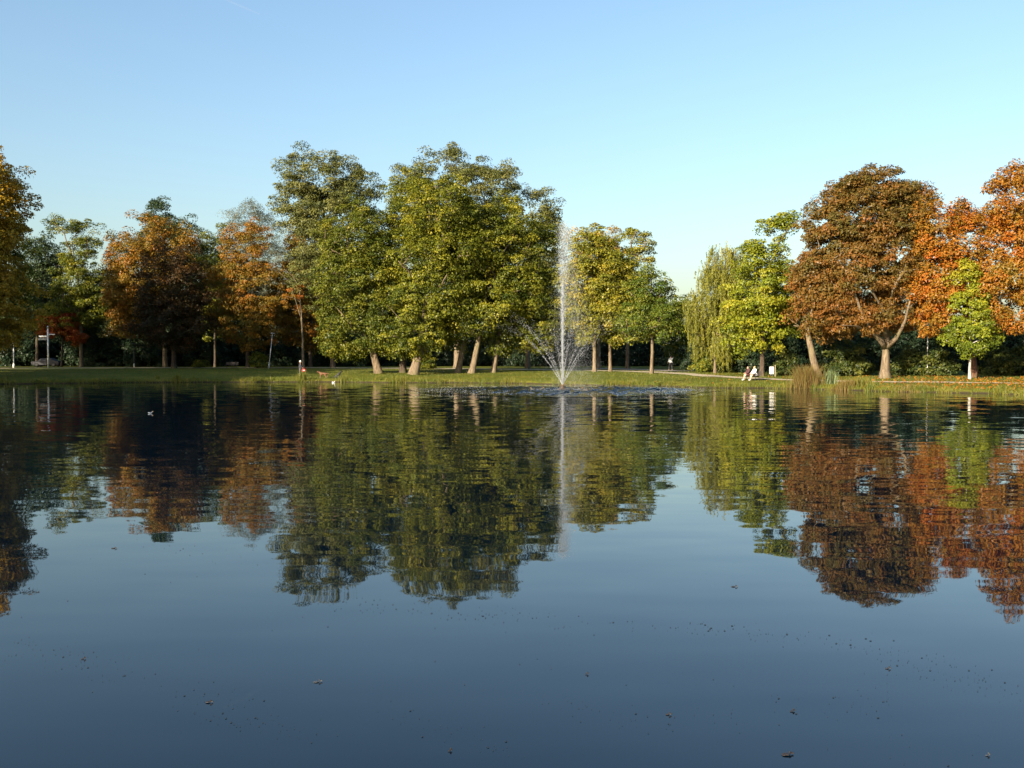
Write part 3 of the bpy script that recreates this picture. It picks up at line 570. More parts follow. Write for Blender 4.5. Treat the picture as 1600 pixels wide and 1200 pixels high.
# ------------------------------------------------------------------ grasses, reeds, fallen leaves
def blades(P, h, wd, rng, lean=.35):
    M = len(P); a = rng.uniform(0, 6.28, M); hh = h * rng.uniform(.5, 1.2, M); ln = np.clip(rng.normal(0, lean, (M, 2)), -1.6 * lean, 1.6 * lean) * hh[:, None]
    dx = np.stack([np.cos(a), np.sin(a), np.zeros(M)], 1) * (wd * rng.uniform(.6, 1.3, M))[:, None] * .5
    mid = P + np.concatenate([ln * .3, (hh * .6)[:, None]], 1); tip = P + np.concatenate([ln, hh[:, None]], 1)
    V = np.stack([P - dx, P + dx, mid + dx * .8, tip, mid - dx * .8], 1).reshape(-1, 3)
    return V, (np.arange(M)[:, None, None] * 5 + np.array([[0, 1, 2], [0, 2, 4], [4, 2, 3]])[None]).reshape(-1, 3)
G_BANK = leaf_mat('bank grass', [(.045, .075, .012), (.095, .120, .016), (.17, .155, .025), (.26, .19, .04)], .2)
G_REED = leaf_mat('rusty reeds', [(.13, .060, .022), (.17, .105, .035), (.16, .13, .035), (.085, .11, .02)], .2)
G_IRIS = leaf_mat('iris blades', [(.10, .15, .06), (.18, .24, .11), (.28, .32, .16)], .2)
rng = np.random.default_rng(21)
n = 32000; tb = rng.uniform(math.radians(18), math.radians(150), n); ctr = rng.uniform(math.radians(18), math.radians(150), 170); pick = rng.random(n) < .35; ci_ = rng.integers(0, 170, n); tb = np.where(pick, ctr[ci_] + rng.normal(0, .0045, n) * (.5 + ci_ % 5 * .4), tb); sb = np.where(pick, np.abs(rng.normal(0, .35, n)), rng.gamma(1.2, .55, n)); r_ = np.interp(tb, TH, RS) - .05 + sb
P = np.stack([CEN[0] + np.cos(tb) * r_, CEN[1] + np.sin(tb) * r_, np.maximum(profile(sb - .05), -.05) - .02], 1)
cl = .55 + .5 * np.sin(tb * 97) * np.sin(tb * 41 + 1) + .35 * np.sin(tb * 233)
v, f = blades(P, np.where(pick, .10 + .09 * (ci_ % 5), .16 * np.clip(cl, .25, 1.5)), .03, rng); tag(mesh_obj('bank_grass', v, f, G_BANK, tint=np.repeat(np.clip(rng.normal(.45, .2, n) + .1 * np.sin(tb * 57), 0, 1), 3)), 'rough uncut grass fringing the far bank', 'grass', kind='stuff')
n = 34000; tb = rng.uniform(math.radians(25), math.radians(140), n); sb = rng.uniform(1, 30, n) ; r_ = np.interp(tb, TH, RS) + sb
P = np.stack([CEN[0] + np.cos(tb) * r_, CEN[1] + np.sin(tb) * r_, profile(sb) - .02], 1)
v, f = blades(P, .09, .05, rng); tag(mesh_obj('lawn_grass', v, f, G_BANK, tint=np.repeat(np.clip(rng.normal(.4, .2, n), 0, 1), 3)), 'short grass blades all over the lawn', 'grass', kind='stuff')
n = 4200; tb = rng.normal(math.radians(33), math.radians(13), n); sb = rng.uniform(.3, 18, n); r_ = np.interp(tb, TH, RS) + sb
P = np.stack([CEN[0] + np.cos(tb) * r_, CEN[1] + np.sin(tb) * r_, profile(sb) + .05], 1)
v, f, ti = leaves(P, .02, 1, .16, rng, np.array([0, 0, -50.]), .1); tag(mesh_obj('fallen_leaves', v, f, L_ORNG, tint=ti), 'orange fallen leaves scattered over the right hand lawn', 'leaves', kind='stuff')

def tuft(name, label, px, py, hpx, wpx, n, mat, seed, wd=.03, lean=.3, cat='plant', group=None):
    rng = np.random.default_rng(seed); B = ground_at(px, py); sc = B[1] / F; root_r = wpx * sc / 2
    q = rng.normal(0, .42, (n, 2)) * root_r; P = np.stack([q[:, 0], q[:, 1] * .7, np.zeros(n)], 1); P[:, 2] = ground_z(P[:, 0] + B[0], P[:, 1] + B[1]) - B[2] - .03
    v, f = blades(P, hpx * sc, wd, rng, lean)
    o = empty(name, B, label, cat, group); tag(mesh_obj('blades', v, f, mat, o, tint=np.repeat(np.clip(rng.normal(.5, .22, n), 0, 1), 3)), kind='stuff')
    return o
tuft('reed_clump', 'tall rusty red reed clump at the water in front of the leaning chestnut', 1260, 603, 31, 48, 1700, G_REED, 1, .022, .33)
tuft('reed_clump', 'shorter rusty grass patch right of the iris leaves', 1322, 606, 13, 46, 700, G_REED, 2)
tuft('iris_clump', 'pale green sword shaped leaves beside the rusty reeds', 1296, 600, 22, 22, 160, G_IRIS, 3, .05, .18)
tuft('grass_tuft', 'yellow green grass tuft between iris and huge chestnut', 1345, 603, 14, 50, 600, G_BANK, 4)
tuft('reed_clump', 'low rusty patch at the water below the huge chestnut', 1425, 611, 7, 66, 500, G_REED, 5)
tuft('grass_tuft', 'tall grass tuft in front of the person in the white cap', 472, 594, 15, 16, 240, G_BANK, 6)
tuft('grass_tuft', 'dark grass tuft at the water below the shaded dome chestnut', 277, 595, 12, 16, 160, G_BANK, 7)
tuft('grass_tuft', 'thin weed tuft left of the dark bank tuft', 246, 592, 8, 9, 80, G_BANK, 8)
tuft('grass_tuft', 'grass tuft at the water below the green leaning oak', 590, 594, 8, 12, 120, G_BANK, 9)
tuft('grass_tuft', 'rough grass tuft at the water below the great oak', 623, 595, 9, 34, 300, G_BANK, 10)
tuft('grass_tuft', 'small weed tuft on the lawn left of the fountain', 746, 592, 5, 6, 60, G_BANK, 11)
tuft('reed_clump', 'thin upright stems by the black dog', 536, 596, 11, 26, 90, G_BANK, 12, .03, .12)
tuft('grass_tuft', 'dark sedge patch at the right edge of the bank', 1562, 611, 10, 30, 320, G_BANK, 13)

# ------------------------------------------------------------------ fountain
WHITE_W = new_mat('spray water')[0]; b = WHITE_W.node_tree.nodes['Principled BSDF']
b.inputs['Base Color'].default_value = (.86, .90, .93, 1); b.inputs['Roughness'].default_value = .25; b.inputs['IOR'].default_value = 1.33; b.inputs['Alpha'].default_value = 1
tq = N(WHITE_W.node_tree, 'ShaderNodeTexNoise'); tq.inputs['Scale'].default_value = 3; rq = ramp(WHITE_W.node_tree, [(.3, (.38, .42, .45)), (.7, (.50, .52, .54))])
WHITE_W.node_tree.links.new(tq.outputs['Fac'], rq.inputs[0]); WHITE_W.node_tree.links.new(rq.outputs[0], b.inputs['Base Color'])
def drops(P, size, rng, stretch=None):
    M = len(P); base = np.array([[1, 0, -.5], [-.5, .87, -.5], [-.5, -.87, -.5], [0, 0, 1.]])
    s = np.asarray(size)[:, None, None] * .6; a = rng.uniform(0, 6.28, M); c, sn = np.cos(a), np.sin(a)
    b = np.repeat(base[None], M, 0); x = b[..., 0] * c[:, None] - b[..., 1] * sn[:, None]; y = b[..., 0] * sn[:, None] + b[..., 1] * c[:, None]
    b = np.stack([x, y, b[..., 2]], -1) * s
    if stretch is not None: b = b + stretch[:, None] * (base[None, :, 2:3])
    V = (P[:, None] + b).reshape(-1, 3)
    f = np.array([[0, 2, 1], [0, 1, 3], [1, 2, 3], [2, 0, 3]])[None] + (np.arange(M) * 4)[:, None, None]
    return V, f.reshape(-1, 3)
fo = empty('fountain', FOUNT, 'floating pond fountain with tall white jet and fan of side jets', 'fountain')
rng = np.random.default_rng(3)
mb = MB(); prof = [(0, -.25), (.42, -.2), (.50, -.02), (.46, .10), (.30, .16), (.22, .26), (.20, .38), (.12, .42), (0, .42)]
vs = []; nn = 20
for r_, z_ in prof: vs += [(r_ * math.cos(2 * math.pi * k / nn), r_ * math.sin(2 * math.pi * k / nn), z_) for k in range(nn)]
mb.add(vs, [(a * nn + k, a * nn + (k + 1) % nn, (a + 1) * nn + (k + 1) % nn, (a + 1) * nn + k) for a in range(len(prof) - 1) for k in range(nn)])
mb.build('float_body', plain('fountain float', (.05, .035, .024), .5), fo, True)
for k in range(12):
    a = 2 * math.pi * k / 12; MB().tube([(.13 * math.cos(a), .13 * math.sin(a), .36), (.19 * math.cos(a), .19 * math.sin(a), .50)], [.022, .016], 6).build('nozzle', plain('brass', (.25, .17, .08), .4, .8) if k == 0 else bpy.data.materials['brass'], fo)
MB().tube([(0, 0, .38), (0, 0, .62)], [.06, .04], 8).build('nozzle', bpy.data.materials['brass'], fo)
JH = 13.6
n = 1300; u = rng.random(n) ** .8 * .62; P = np.stack([rng.normal(0, 1, n) * (.02 + .05 * u), rng.normal(0, 1, n) * (.02 + .05 * u), .5 + u * (JH - .5)], 1)
v, f = drops(P, rng.uniform(.014, .030, n), rng, np.stack([np.zeros(n), np.zeros(n), rng.uniform(.05, .16, n)], 1)); tag(mesh_obj('central_jet', v, f, WHITE_W, fo), kind='stuff')
n = 4600; u = rng.random(n) ** .75; wd = .05 + .10 * u + .24 * np.clip(u - .3, 0, 1) ** 1.2
P = np.stack([rng.normal(0, 1, n) * wd + .12 * u ** 2, rng.normal(0, 1, n) * wd, .5 + u * (JH - .5) * (1 - np.abs(rng.normal(0, .03, n)))], 1)
v, f = drops(P, rng.uniform(.012, .034, n) * (1 - .2 * u), rng, np.stack([np.zeros(n), np.zeros(n), rng.uniform(.01, .06, n)], 1)); tag(mesh_obj('plume', v, f, WHITE_W, fo), kind='stuff')
n = 30000; u = rng.random(n); z = JH * (1 - u ** 1.1) * .97; fall = u
P = np.stack([rng.normal(0, 1, n) * (.22 + .75 * fall) + .15 + 1.7 * fall * rng.random(n) ** .8, rng.normal(0, 1, n) * (.25 + .7 * fall), np.clip(z + rng.normal(0, .3, n), .05, JH)], 1)
v, f = drops(P, rng.uniform(.008, .022, n), rng); tag(mesh_obj('falling_mist', v, f, WHITE_W, fo), kind='stuff')
g9 = 9.81
for k in range(16):
    a = 2 * math.pi * (k + .3) / 16; el = math.radians(61 + rng.uniform(-2, 2)); v0 = math.sqrt(11.3 * g9 / math.sin(2 * el)) * rng.uniform(.96, 1.04)
    n = 340; T = 2 * v0 * math.sin(el) / g9; tm = T * rng.random(n) ** 1.7 * .98; rad_ = v0 * math.cos(el) * tm; z = .45 + v0 * math.sin(el) * tm - g9 / 2 * tm ** 2
    sp = .010 + .85 * (tm / T) ** 1.7; vz = v0 * math.sin(el) - g9 * tm; vr = np.full(n, v0 * math.cos(el)); sp_ = np.hypot(vz, vr)
    P = np.stack([rad_ * math.cos(a) + rng.normal(0, 1, n) * sp + .25 * (tm / T) ** 2, rad_ * math.sin(a) + rng.normal(0, 1, n) * sp, np.clip(z + rng.normal(0, 1, n) * sp, .02, None)], 1)
    st = np.stack([vr * math.cos(a), vr * math.sin(a), vz], 1) / sp_[:, None] * (rng.uniform(.04, .10, n) * (1 - .6 * tm / T))[:, None]
    v, f = drops(P, rng.uniform(.008, .019, n) * (1 - .3 * tm / T), rng, st); tag(mesh_obj('side_jet', v, f, WHITE_W, fo), kind='stuff')
n = 5000; a = rng.uniform(0, 6.28, n); r_ = np.where(rng.random(n) < .75, rng.normal(9.6, 1.7, n), rng.normal(2.2, .9, n)); z = .06 + rng.exponential(.06, n)
v, f = drops(np.stack([np.cos(a) * r_, np.sin(a) * r_, z], 1), rng.uniform(.012, .030, n), rng); tag(mesh_obj('splash', v, f, WHITE_W, fo), kind='stuff')

# ------------------------------------------------------------------ people, dogs, birds
def skin(name, pts, edges, rad, mat, parent, sub=2, smooth=True):
    me = bpy.data.meshes.new(name + '_cage'); me.from_pydata([tuple(p) for p in pts], edges, [])
    o = bpy.data.objects.new(name + '_cage', me); COL.objects.link(o)
    md = o.modifiers.new('s', 'SKIN'); md.use_smooth_shade = True
    for q, v in enumerate(me.skin_vertices[0].data):
        r_ = rad[q]; v.radius = (r_, r_) if not hasattr(r_, '__len__') else r_; v.use_root = (q == 0)
    s = o.modifiers.new('u', 'SUBSURF'); s.levels = sub; s.render_levels = sub
    dg = bpy.context.evaluated_depsgraph_get(); me2 = bpy.data.meshes.new_from_object(o.evaluated_get(dg)); me2.name = name
    bpy.data.objects.remove(o); bpy.data.meshes.remove(me)
    me2.materials.clear(); me2.materials.append(mat)
    r = bpy.data.objects.new(name, me2); COL.objects.link(r); r.parent = parent
    return r

SKIN = plain('skin', (.52, .32, .22), .55, var=.06); SHOE = plain('shoe', (.05, .045, .04), .6)
def person(loc, rz, J, label, clothes, hair, group=None, headwear=None):
    """J: joints facing +X; clothes: list of (part, joint chain edges, extra radius, material)"""
    root = empty('person', loc, label, 'person', group); root.rotation_euler = (0, 0, rz)
    J = {k: (p_, tuple(x * 1.15 for x in r_) if hasattr(r_, '__len__') else r_ * 1.15) for k, (p_, r_) in J.items()}
    names = list(J); P = [J[k][0] for k in names]; Rr = [J[k][1] for k in names]; ix = {k: q for q, k in enumerate(names)}
    E = [(a, c) for a, c in BODY if a in ix and c in ix]
    pts = list(P); rad = list(Rr); ed = [(ix[a], ix[c]) for a, c in E]
    for s in 'lr':                                   # five fingers on each hand
        h = Vector(J['hand_' + s][0]); wv = Vector(J['wrist_' + s][0]); d = (h - wv).normalized(); sd = d.cross(Vector((0, 0, 1)));  sd = sd.normalized() if sd.length > .1 else Vector((0, 1, 0))
        for q, ln in ((-1.5, .055), (-.5, .07), (.5, .075), (1.5, .065)):
            k = len(pts); b0 = h + sd * q * .017; pts += [tuple(b0 + d * .02), tuple(b0 + d * ln * .6 + Vector((0, 0, -.012))), tuple(b0 + d * ln + Vector((0, 0, -.03)))]; rad += [.010, .009, .008]; ed += [(ix['hand_' + s], k), (k, k + 1), (k + 1, k + 2)]
        k = len(pts); b0 = (h + wv) / 2 + sd * .03; pts += [tuple(b0 + d * .03 + sd * .015), tuple(b0 + d * .06 + sd * .02)]; rad += [.011, .009]; ed += [(ix['hand_' + s], k), (k, k + 1)]
    hd = Vector(J['head'][0]); fw = Vector(J['face'][0]) - hd; fw.normalize(); sdv = fw.cross(Vector((0, 0, 1))).normalized()
    skin('body', pts, ed, rad, SKIN, root)
    for part, chain, ex, mat in clothes:
        us = []; [us.append(k) for e in chain for k in e if k not in us]; li = {k: q for q, k in enumerate(us)}
        def er(r_): return tuple(x + ex for x in r_) if hasattr(r_, '__len__') else r_ + ex
        skin(part, [J[k][0] for k in us], [(li[a], li[c]) for a, c in chain], [er(J[k][1]) for k in us], mat, root)
    mb = MB(); c = hd + fw * .115 + Vector((0, 0, -.02)); mb.tube([c - fw * .03 + Vector((0, 0, .025)), c + fw * .012 - Vector((0, 0, .008))], [.008, .014], 6); mb.build('nose', SKIN, root, True)
    for s in (-1, 1):
        MB().tube([hd + sdv * s * .083 + Vector((0, 0, -.03)), hd + sdv * s * .092 + Vector((0, 0, .02))], [.016, .02], 6).build('ear', SKIN, root, True)
        MB().tube([hd + sdv * s * .032 + fw * .088, hd + sdv * s * .032 + fw * .102], [.013, .008], 6).build('eye', SHOE, root)
    MB().tube([hd + fw * .092 - Vector((0, 0, .075)) - sdv * .025, hd + fw * .092 - Vector((0, 0, .075)) + sdv * .025], .008, 6).build('mouth', plain('lips', (.40, .16, .13)) if 'lips' not in bpy.data.materials else bpy.data.materials['lips'], root)
    hm, hl = hair; bk = -fw
    hp = [hd + Vector((0, 0, .055)) + bk * .015, hd + bk * .05 + Vector((0, 0, .02)), hd + bk * .075 - Vector((0, 0, .05)), hd + bk * .08 - Vector((0, 0, .05 + hl))]
    skin('hair', hp, [(0, 1), (1, 2), (2, 3)], [(.118, .118), (.122, .122), (.10, .10), (.05, .06)], hm, root)
    if headwear:
        cp = MB().tube([hd + Vector((0, 0, .02)), hd + Vector((0, 0, .07)), hd + Vector((0, 0, .12)), hd + Vector((0, 0, .15)), hd + Vector((0, 0, .16))], [.118, .120, .095, .05, .01], 14).build('cap', headwear, root, True)
        MB().box(tuple(hd + fw * .14 + Vector((0, 0, .055))), (.13, .15, .015), Vector(fw).to_track_quat('X', 'Z'), .006).build('peak', headwear, cp)
    return root
BODY = [('pelvis', 'waist'), ('waist', 'chest'), ('chest', 'neck'), ('neck', 'head'), ('head', 'face')]
for s in 'lr':
    BODY += [('chest', 'shoulder_' + s), ('shoulder_' + s, 'elbow_' + s), ('elbow_' + s, 'wrist_' + s), ('wrist_' + s, 'hand_' + s), ('pelvis', 'hip_' + s), ('hip_' + s, 'knee_' + s), ('knee_' + s, 'ankle_' + s), ('ankle_' + s, 'toe_' + s)]
TOP = [('waist', 'chest'), ('chest', 'neck')] + [e for e in BODY if e[0].startswith('should') or (e[0] == 'chest' and e[1].startswith('sh')) or (e[0].startswith('elbow'))] + [('pelvis', 'waist')]
SHORTS = [('pelvis', 'hip_l'), ('pelvis', 'hip_r'), ('hip_l', 'knee_l'), ('hip_r', 'knee_r')]
TROUS = SHORTS + [('knee_l', 'ankle_l'), ('knee_r', 'ankle_r')]
SHOES = lambda s: [('ankle_' + s, 'toe_' + s)]
def standing(h=1.72, arm=.25, stride=.12):
    k = h / 1.75; J = {'pelvis': ((0, 0, .95), (.15, .11)), 'waist': ((0, 0, 1.10), (.14, .10)), 'chest': ((.01, 0, 1.33), (.17, .12)), 'neck': ((.01, 0, 1.49), .058), 'head': ((.03, 0, 1.64), (.115, .125)), 'face': ((.07, 0, 1.61), .09)}
    for s, y in (('l', 1), ('r', -1)):
        f = stride * y
        J.update({'shoulder_' + s: ((0, .19 * y, 1.43), .065), 'elbow_' + s: ((.02 + arm * .4, .24 * y, 1.15), .048), 'wrist_' + s: ((.06 + arm, .22 * y, .96), .034), 'hand_' + s: ((.10 + arm, .21 * y, .89), .036),
                  'hip_' + s: ((0, .09 * y, .90), .095), 'knee_' + s: ((.04 + f * .7, .10 * y, .50), .065), 'ankle_' + s: ((f, .10 * y, .09), .045), 'toe_' + s: ((f + .17, .11 * y, .035), .035)})
    return {a: (tuple(c * k for c in p), r_) for a, (p, r_) in J.items()}
def sitting():
    J = {'pelvis': ((0, 0, .53), (.15, .12)), 'waist': ((.03, 0, .68), (.14, .10)), 'chest': ((.10, 0, .90), (.16, .12)), 'neck': ((.14, 0, 1.06), .056), 'head': ((.18, 0, 1.20), (.115, .125)), 'face': ((.22, 0, 1.17), .09)}
    for s, y in (('l', 1), ('r', -1)):
        J.update({'shoulder_' + s: ((.10, .18 * y, 1.0), .062), 'elbow_' + s: ((.22, .22 * y, .74), .046), 'wrist_' + s: ((.42, .14 * y, .66), .034), 'hand_' + s: ((.49, .11 * y, .65), .036),
                  'hip_' + s: ((.02, .09 * y, .52), .095), 'knee_' + s: ((.46, .12 * y, .53), .064), 'ankle_' + s: ((.55 + .1 * y, .11 * y, .10), .045), 'toe_' + s: ((.71 + .1 * y, .12 * y, .04), .035)})
    return J
NAVY = plain('dark jacket', (.02, .022, .03), .8); WHITEC = plain('white cloth', (.80, .79, .76), .8, var=.05); KHAKI = plain('pale trousers', (.06, .058, .055), .8); BLACKC = plain('black cloth', (.015, .015, .017), .8); MAROON = plain('dark maroon cloth', (.06, .02, .02), .8)
BLOND = plain('blond hair', (.50, .33, .15), .5, var=.2, scale=30); BROWNH = plain('brown hair', (.05, .03, .018), .5, var=.2, scale=30); GREYH = plain('grey hair', (.4, .38, .35), .5)
p = ground_at(469, 587.5)
person(p, .15, standing(1.72, .22, .06), 'person in white cap and dark jacket standing on the bank with the dogs', [('jacket', TOP, .04, NAVY), ('trousers', TROUS, .03, KHAKI), ('shoe', SHOES('l'), .012, SHOE), ('shoe', SHOES('r'), .012, SHOE)], (GREYH, .02), headwear=WHITEC)
bag = empty('shoulder_bag', (p[0] + .47, p[1] - .22, p[2] + .50), 'red bag held by the person in the white cap', 'bag'); RED = plain('red nylon', (.42, .03, .035), .5)
MB().box((0, 0, .12), (.46, .20, .30), None, .06).build('bag_body', RED, bag, True)
MB().tube([(-.14, 0, .26), (-.10, 0, .36), (0, 0, .405), (.10, 0, .36), (.14, 0, .26)], .014, 6).build('handle', RED, bag, True)
MB().box((.03, -.105, .14), (.2, .02, .14), None, .008).build('pocket', plain('pink patch', (.7, .35, .33), .6), bag)
p = ground_at(1048, 578.6)
person(p, 2.2, standing(1.75, .18, .18), 'person in white shirt walking on the shaded side path', [('shirt', TOP, .04, WHITEC), ('trousers', TROUS, .03, BLACKC), ('shoe', SHOES('l'), .012, SHOE), ('shoe', SHOES('r'), .012, SHOE)], (BROWNH, .03))

WOOD = plain('dark bench wood', (.045, .035, .028), .7); IRON = plain('dark iron', (.03, .03, .032), .5, .5)
def bench(loc, rz, label):
    r = empty('park_bench', loc, label, 'bench'); r.rotation_euler = (0, 0, rz)
    for k in range(4): MB().box((-.18 + .12 * k, 0, .435), (.10, 1.8, .035), None, .008).build('seat_slat', WOOD, r)
    for k in range(3): MB().box((-.27 - .03 * k, 0, .56 + .13 * k), (.03, 1.8, .10), Vector((1, 0, .2)).to_track_quat('X', 'Z'), .008).build('back_slat', WOOD, r)
    for y in (-.75, .75):
        for x0, x1 in ((.20, .17), (-.24, -.20)): MB().tube([(x0, y, -.03), (x1, y, .42)], .025, 8).build('leg', IRON, r)
        MB().tube([(-.20, y, .42), (-.35, y, .86)], .022, 8).build('back_post', IRON, r); MB().tube([(-.22, y, .40), (.19, y, .40)], .02, 8).build('seat_bearer', IRON, r)
    return r
p = ground_at(1176, 594.2); BZ = math.radians(198)
bench(p, BZ, 'dark slatted bench by the path with two people sitting on it')
Rz = Matrix.Rotation(BZ, 3, 'Z')
def on_bench(y, x=-.05): return Vector(p) + Rz @ Vector((x, y, -.015))
person(on_bench(.45), BZ, sitting(), 'blond person in white shirt seated on the bench, nearest the pond', [('shirt', TOP, .04, WHITEC), ('shorts', SHORTS, .03, BLACKC), ('shoe', SHOES('l'), .012, WHITEC), ('shoe', SHOES('r'), .012, WHITEC)], (BLOND, .12))
person(on_bench(-.35, .12), BZ - .12, sitting(), 'dark clothed person with bare legs on the far end of the bench', [('top', TOP, .04, MAROON), ('shorts', SHORTS, .03, MAROON), ('shoe', SHOES('l'), .012, WHITEC), ('shoe', SHOES('r'), .012, WHITEC)], (BROWNH, .1))
p2 = ground_at(362, 575.2); bench(p2, math.radians(-90), 'empty bench in deep shade left of the orange red maple trunk')

def dog(loc, rz, label, mat, sit=False, belly=None):
    r = empty('dog', loc, label, 'dog'); r.rotation_euler = (0, 0, rz)
    if sit:
        pts = {'rump': ((-.28, 0, .18), .13), 'loin': ((-.18, 0, .32), .135), 'chest': ((.08, 0, .50), .15), 'withers': ((.16, 0, .60), .11), 'neck': ((.24, 0, .70), .085), 'skull': ((.34, 0, .75), .085), 'muzzle': ((.44, 0, .70), .045), 'nose': ((.50, 0, .685), .03)}
    else:
        pts = {'rump': ((-.38, 0, .53), .115), 'loin': ((-.15, 0, .53), .12), 'chest': ((.18, 0, .50), .155), 'withers': ((.30, 0, .58), .12), 'neck': ((.42, 0, .68), .085), 'skull': ((.54, 0, .74), .085), 'muzzle': ((.65, 0, .69), .045), 'nose': ((.71, 0, .675), .03)}
    E = [('rump', 'loin'), ('loin', 'chest'), ('chest', 'withers'), ('withers', 'neck'), ('neck', 'skull'), ('skull', 'muzzle'), ('muzzle', 'nose')]
    for s, y in (('l', 1), ('r', -1)):
        if sit:
            pts.update({'fs' + s: ((.14, .08 * y, .40), .06), 'fk' + s: ((.15, .09 * y, .20), .035), 'ff' + s: ((.15, .09 * y, .03), .03), 'ft' + s: ((.21, .09 * y, .02), .028), 'hk' + s: ((-.08, .13 * y, .20), .07), 'hh' + s: ((-.30, .12 * y, .07), .035), 'hf' + s: ((-.12, .13 * y, .025), .03)})
        else:
            o = .05 * y
            pts.update({'fs' + s: ((.22, .09 * y, .40), .06), 'fk' + s: ((.23 + o, .09 * y, .20), .035), 'ff' + s: ((.22 + o, .09 * y, .03), .03), 'ft' + s: ((.28 + o, .09 * y, .02), .028), 'hk' + s: ((-.28 + o, .09 * y, .36), .07), 'hh' + s: ((-.46 + o, .09 * y, .20), .035), 'hf' + s: ((-.44 + o, .09 * y, .03), .03)})
        E += [('chest', 'fs' + s), ('fs' + s, 'fk' + s), ('fk' + s, 'ff' + s), ('ff' + s, 'ft' + s), ('rump', 'hk' + s), ('hk' + s, 'hh' + s), ('hh' + s, 'hf' + s)]
    R0 = pts['rump'][0]; pts.update({'t1': ((R0[0] - .14, 0, R0[2] + .02), .035), 't2': ((R0[0] - .30, .03, R0[2] - .06), .025), 't3': ((R0[0] - .42, .05, R0[2] - (.10 if not sit else .13)), .014)}); E += [('rump', 't1'), ('t1', 't2'), ('t2', 't3')]
    nm_ = list(pts); ix = {k: q for q, k in enumerate(nm_)}
    skin('body', [pts[k][0] for k in nm_], [(ix[a], ix[c]) for a, c in E], [pts[k][1] for k in nm_], mat, r)
    sk = Vector(pts['skull'][0])
    for y in (-1, 1): MB().tube([sk + Vector((-.02, .06 * y, .06)), sk + Vector((-.03, .10 * y, .02)), sk + Vector((-.01, .105 * y, -.06))], [.03, .035, .012], 6).build('ear', mat, r, True)
    return r
BRN = bpy.data.materials.new('brown fur'); m = BRN; m.use_nodes = True; t = m.node_tree; b = t.nodes['Principled BSDF']
tc = N(t, 'ShaderNodeTexCoord'); sp3 = N(t, 'ShaderNodeSeparateXYZ'); t.links.new(tc.outputs['Object'], sp3.inputs[0]); rz_ = N(t, 'ShaderNodeMapRange'); rz_.inputs[1].default_value = .1; rz_.inputs[2].default_value = .5; t.links.new(sp3.outputs[2], rz_.inputs[0])
rf = ramp(t, [(.0, (.30, .20, .11)), (.6, (.16, .07, .028)), (1, (.12, .05, .02))]); t.links.new(rz_.outputs[0], rf.inputs[0]); t.links.new(rf.outputs[0], b.inputs['Base Color']); b.inputs['Roughness'].default_value = .8
dog(ground_at(504.5, 591.2), math.radians(172), 'brown dog with pale legs standing on the bank', BRN)
dog(ground_at(529, 591.2), math.radians(15), 'black dog sitting at the edge of the sunlit grass', plain('black fur', (.012, .011, .010), .6), sit=True)

def bird(label, px, py, mat, mat2, sc, rz, name='duck', cat='duck'):
    d = pix_dir(px, py); t_ = -CAMH / d[2]; r = empty(name, (d[0] * t_, d[1] * t_, 0), label, cat); r.rotation_euler = (0, 0, rz); r.scale = (sc,) * 3
    skin('body', [(0, 0, .05), (-.16, 0, .07), (-.27, 0, .12), (.13, 0, .07), (.20, 0, .16), (.22, 0, .24), (.27, 0, .245)], [(0, 1), (1, 2), (0, 3), (3, 4), (4, 5), (5, 6)], [(.10, .09), (.08, .07), (.02, .03), .075, .035, .042, .03], mat, r)
    MB().tube([(.27, 0, .24), (.34, 0, .23)], [.022, .012], 6).build('bill', mat2, r, True)
    for y in (-1, 1): MB().tube([(.08, .075 * y, .09), (-.08, .09 * y, .10), (-.22, .05 * y, .12)], [.03, .045, .01], 6).build('wing', mat, r, True)
    return r
DUCKB = plain('dark duck feathers', (.05, .04, .03), .7); BILL = plain('bill', (.5, .28, .05), .5); WHF = plain('white feathers', (.82, .82, .80), .7)
bird('dark duck swimming left of the fountain, outermost of two', 835, 610.4, DUCKB, BILL, 1.0, 2.9)
bird('dark duck swimming left of the fountain, nearer the nozzle', 843, 610.6, DUCKB, BILL, 1.15, .2)
bird('dark duck swimming right of the fountain nozzle', 916, 611.2, DUCKB, BILL, 1.1, 3.0)
bird('white bird on the water below the black dog', 521, 597.8, WHF, BILL, .6, .3, 'gull', 'bird')
bird('pale bird resting on the dark water at the left', 235, 646.0, plain('grey feathers', (.10, .12, .15), .7), BILL, .42, .1, 'gull', 'bird')

# ------------------------------------------------------------------ lamp posts, sign, notice board, car
LGREY = plain('grey lamp paint', (.32, .33, .33), .45); WPAINT = plain('white paint', (.72, .71, .68), .5); DPAINT = plain('dark paint', (.05, .055, .055), .5)
def lamp(px, py, top, label, mat, r0=.06, lean=0, base_mat=None, D=None, head=True):
    B = ground_at(px, py) if D is None else np.array([(px - 800) / F * D, D, float(ground_z((px - 800) / F * D, D))]); H = (py - top) * B[1] / F; r = empty('lamp_post', B, label, 'lamp')
    MB().tube([(0, 0, -.1), (lean * .3, 0, H * .3), (lean, 0, H)], [r0, r0 * .85, r0 * .65], 10).build('pole', mat, r, True)
    MB().tube([(0, 0, -.1), (lean * .15, 0, H * .16)], [r0 * 1.5, r0 * 1.4], 10).build('base_sleeve', base_mat or mat, r, True)
    if head:
        MB().tube([(lean, 0, H), (lean, 0, H + .08), (lean, 0, H + .14), (lean, 0, H + .20)], [.07, .34, .36, .05], 14).build('lamp_shade', mat, r, True)
    return r
lamp(420, 575.2, 522, 'slightly leaning grey lamp post with flat shade under the trees', LGREY, .075, .55)
lamp(209.5, 573.8, 538, 'thin dark post with white foot left of the dark chestnut', DPAINT, .06, 0, WPAINT)
lamp(21.5, 574.5, 537, 'white lit post at the far left beside the path', WPAINT, .10, 0)
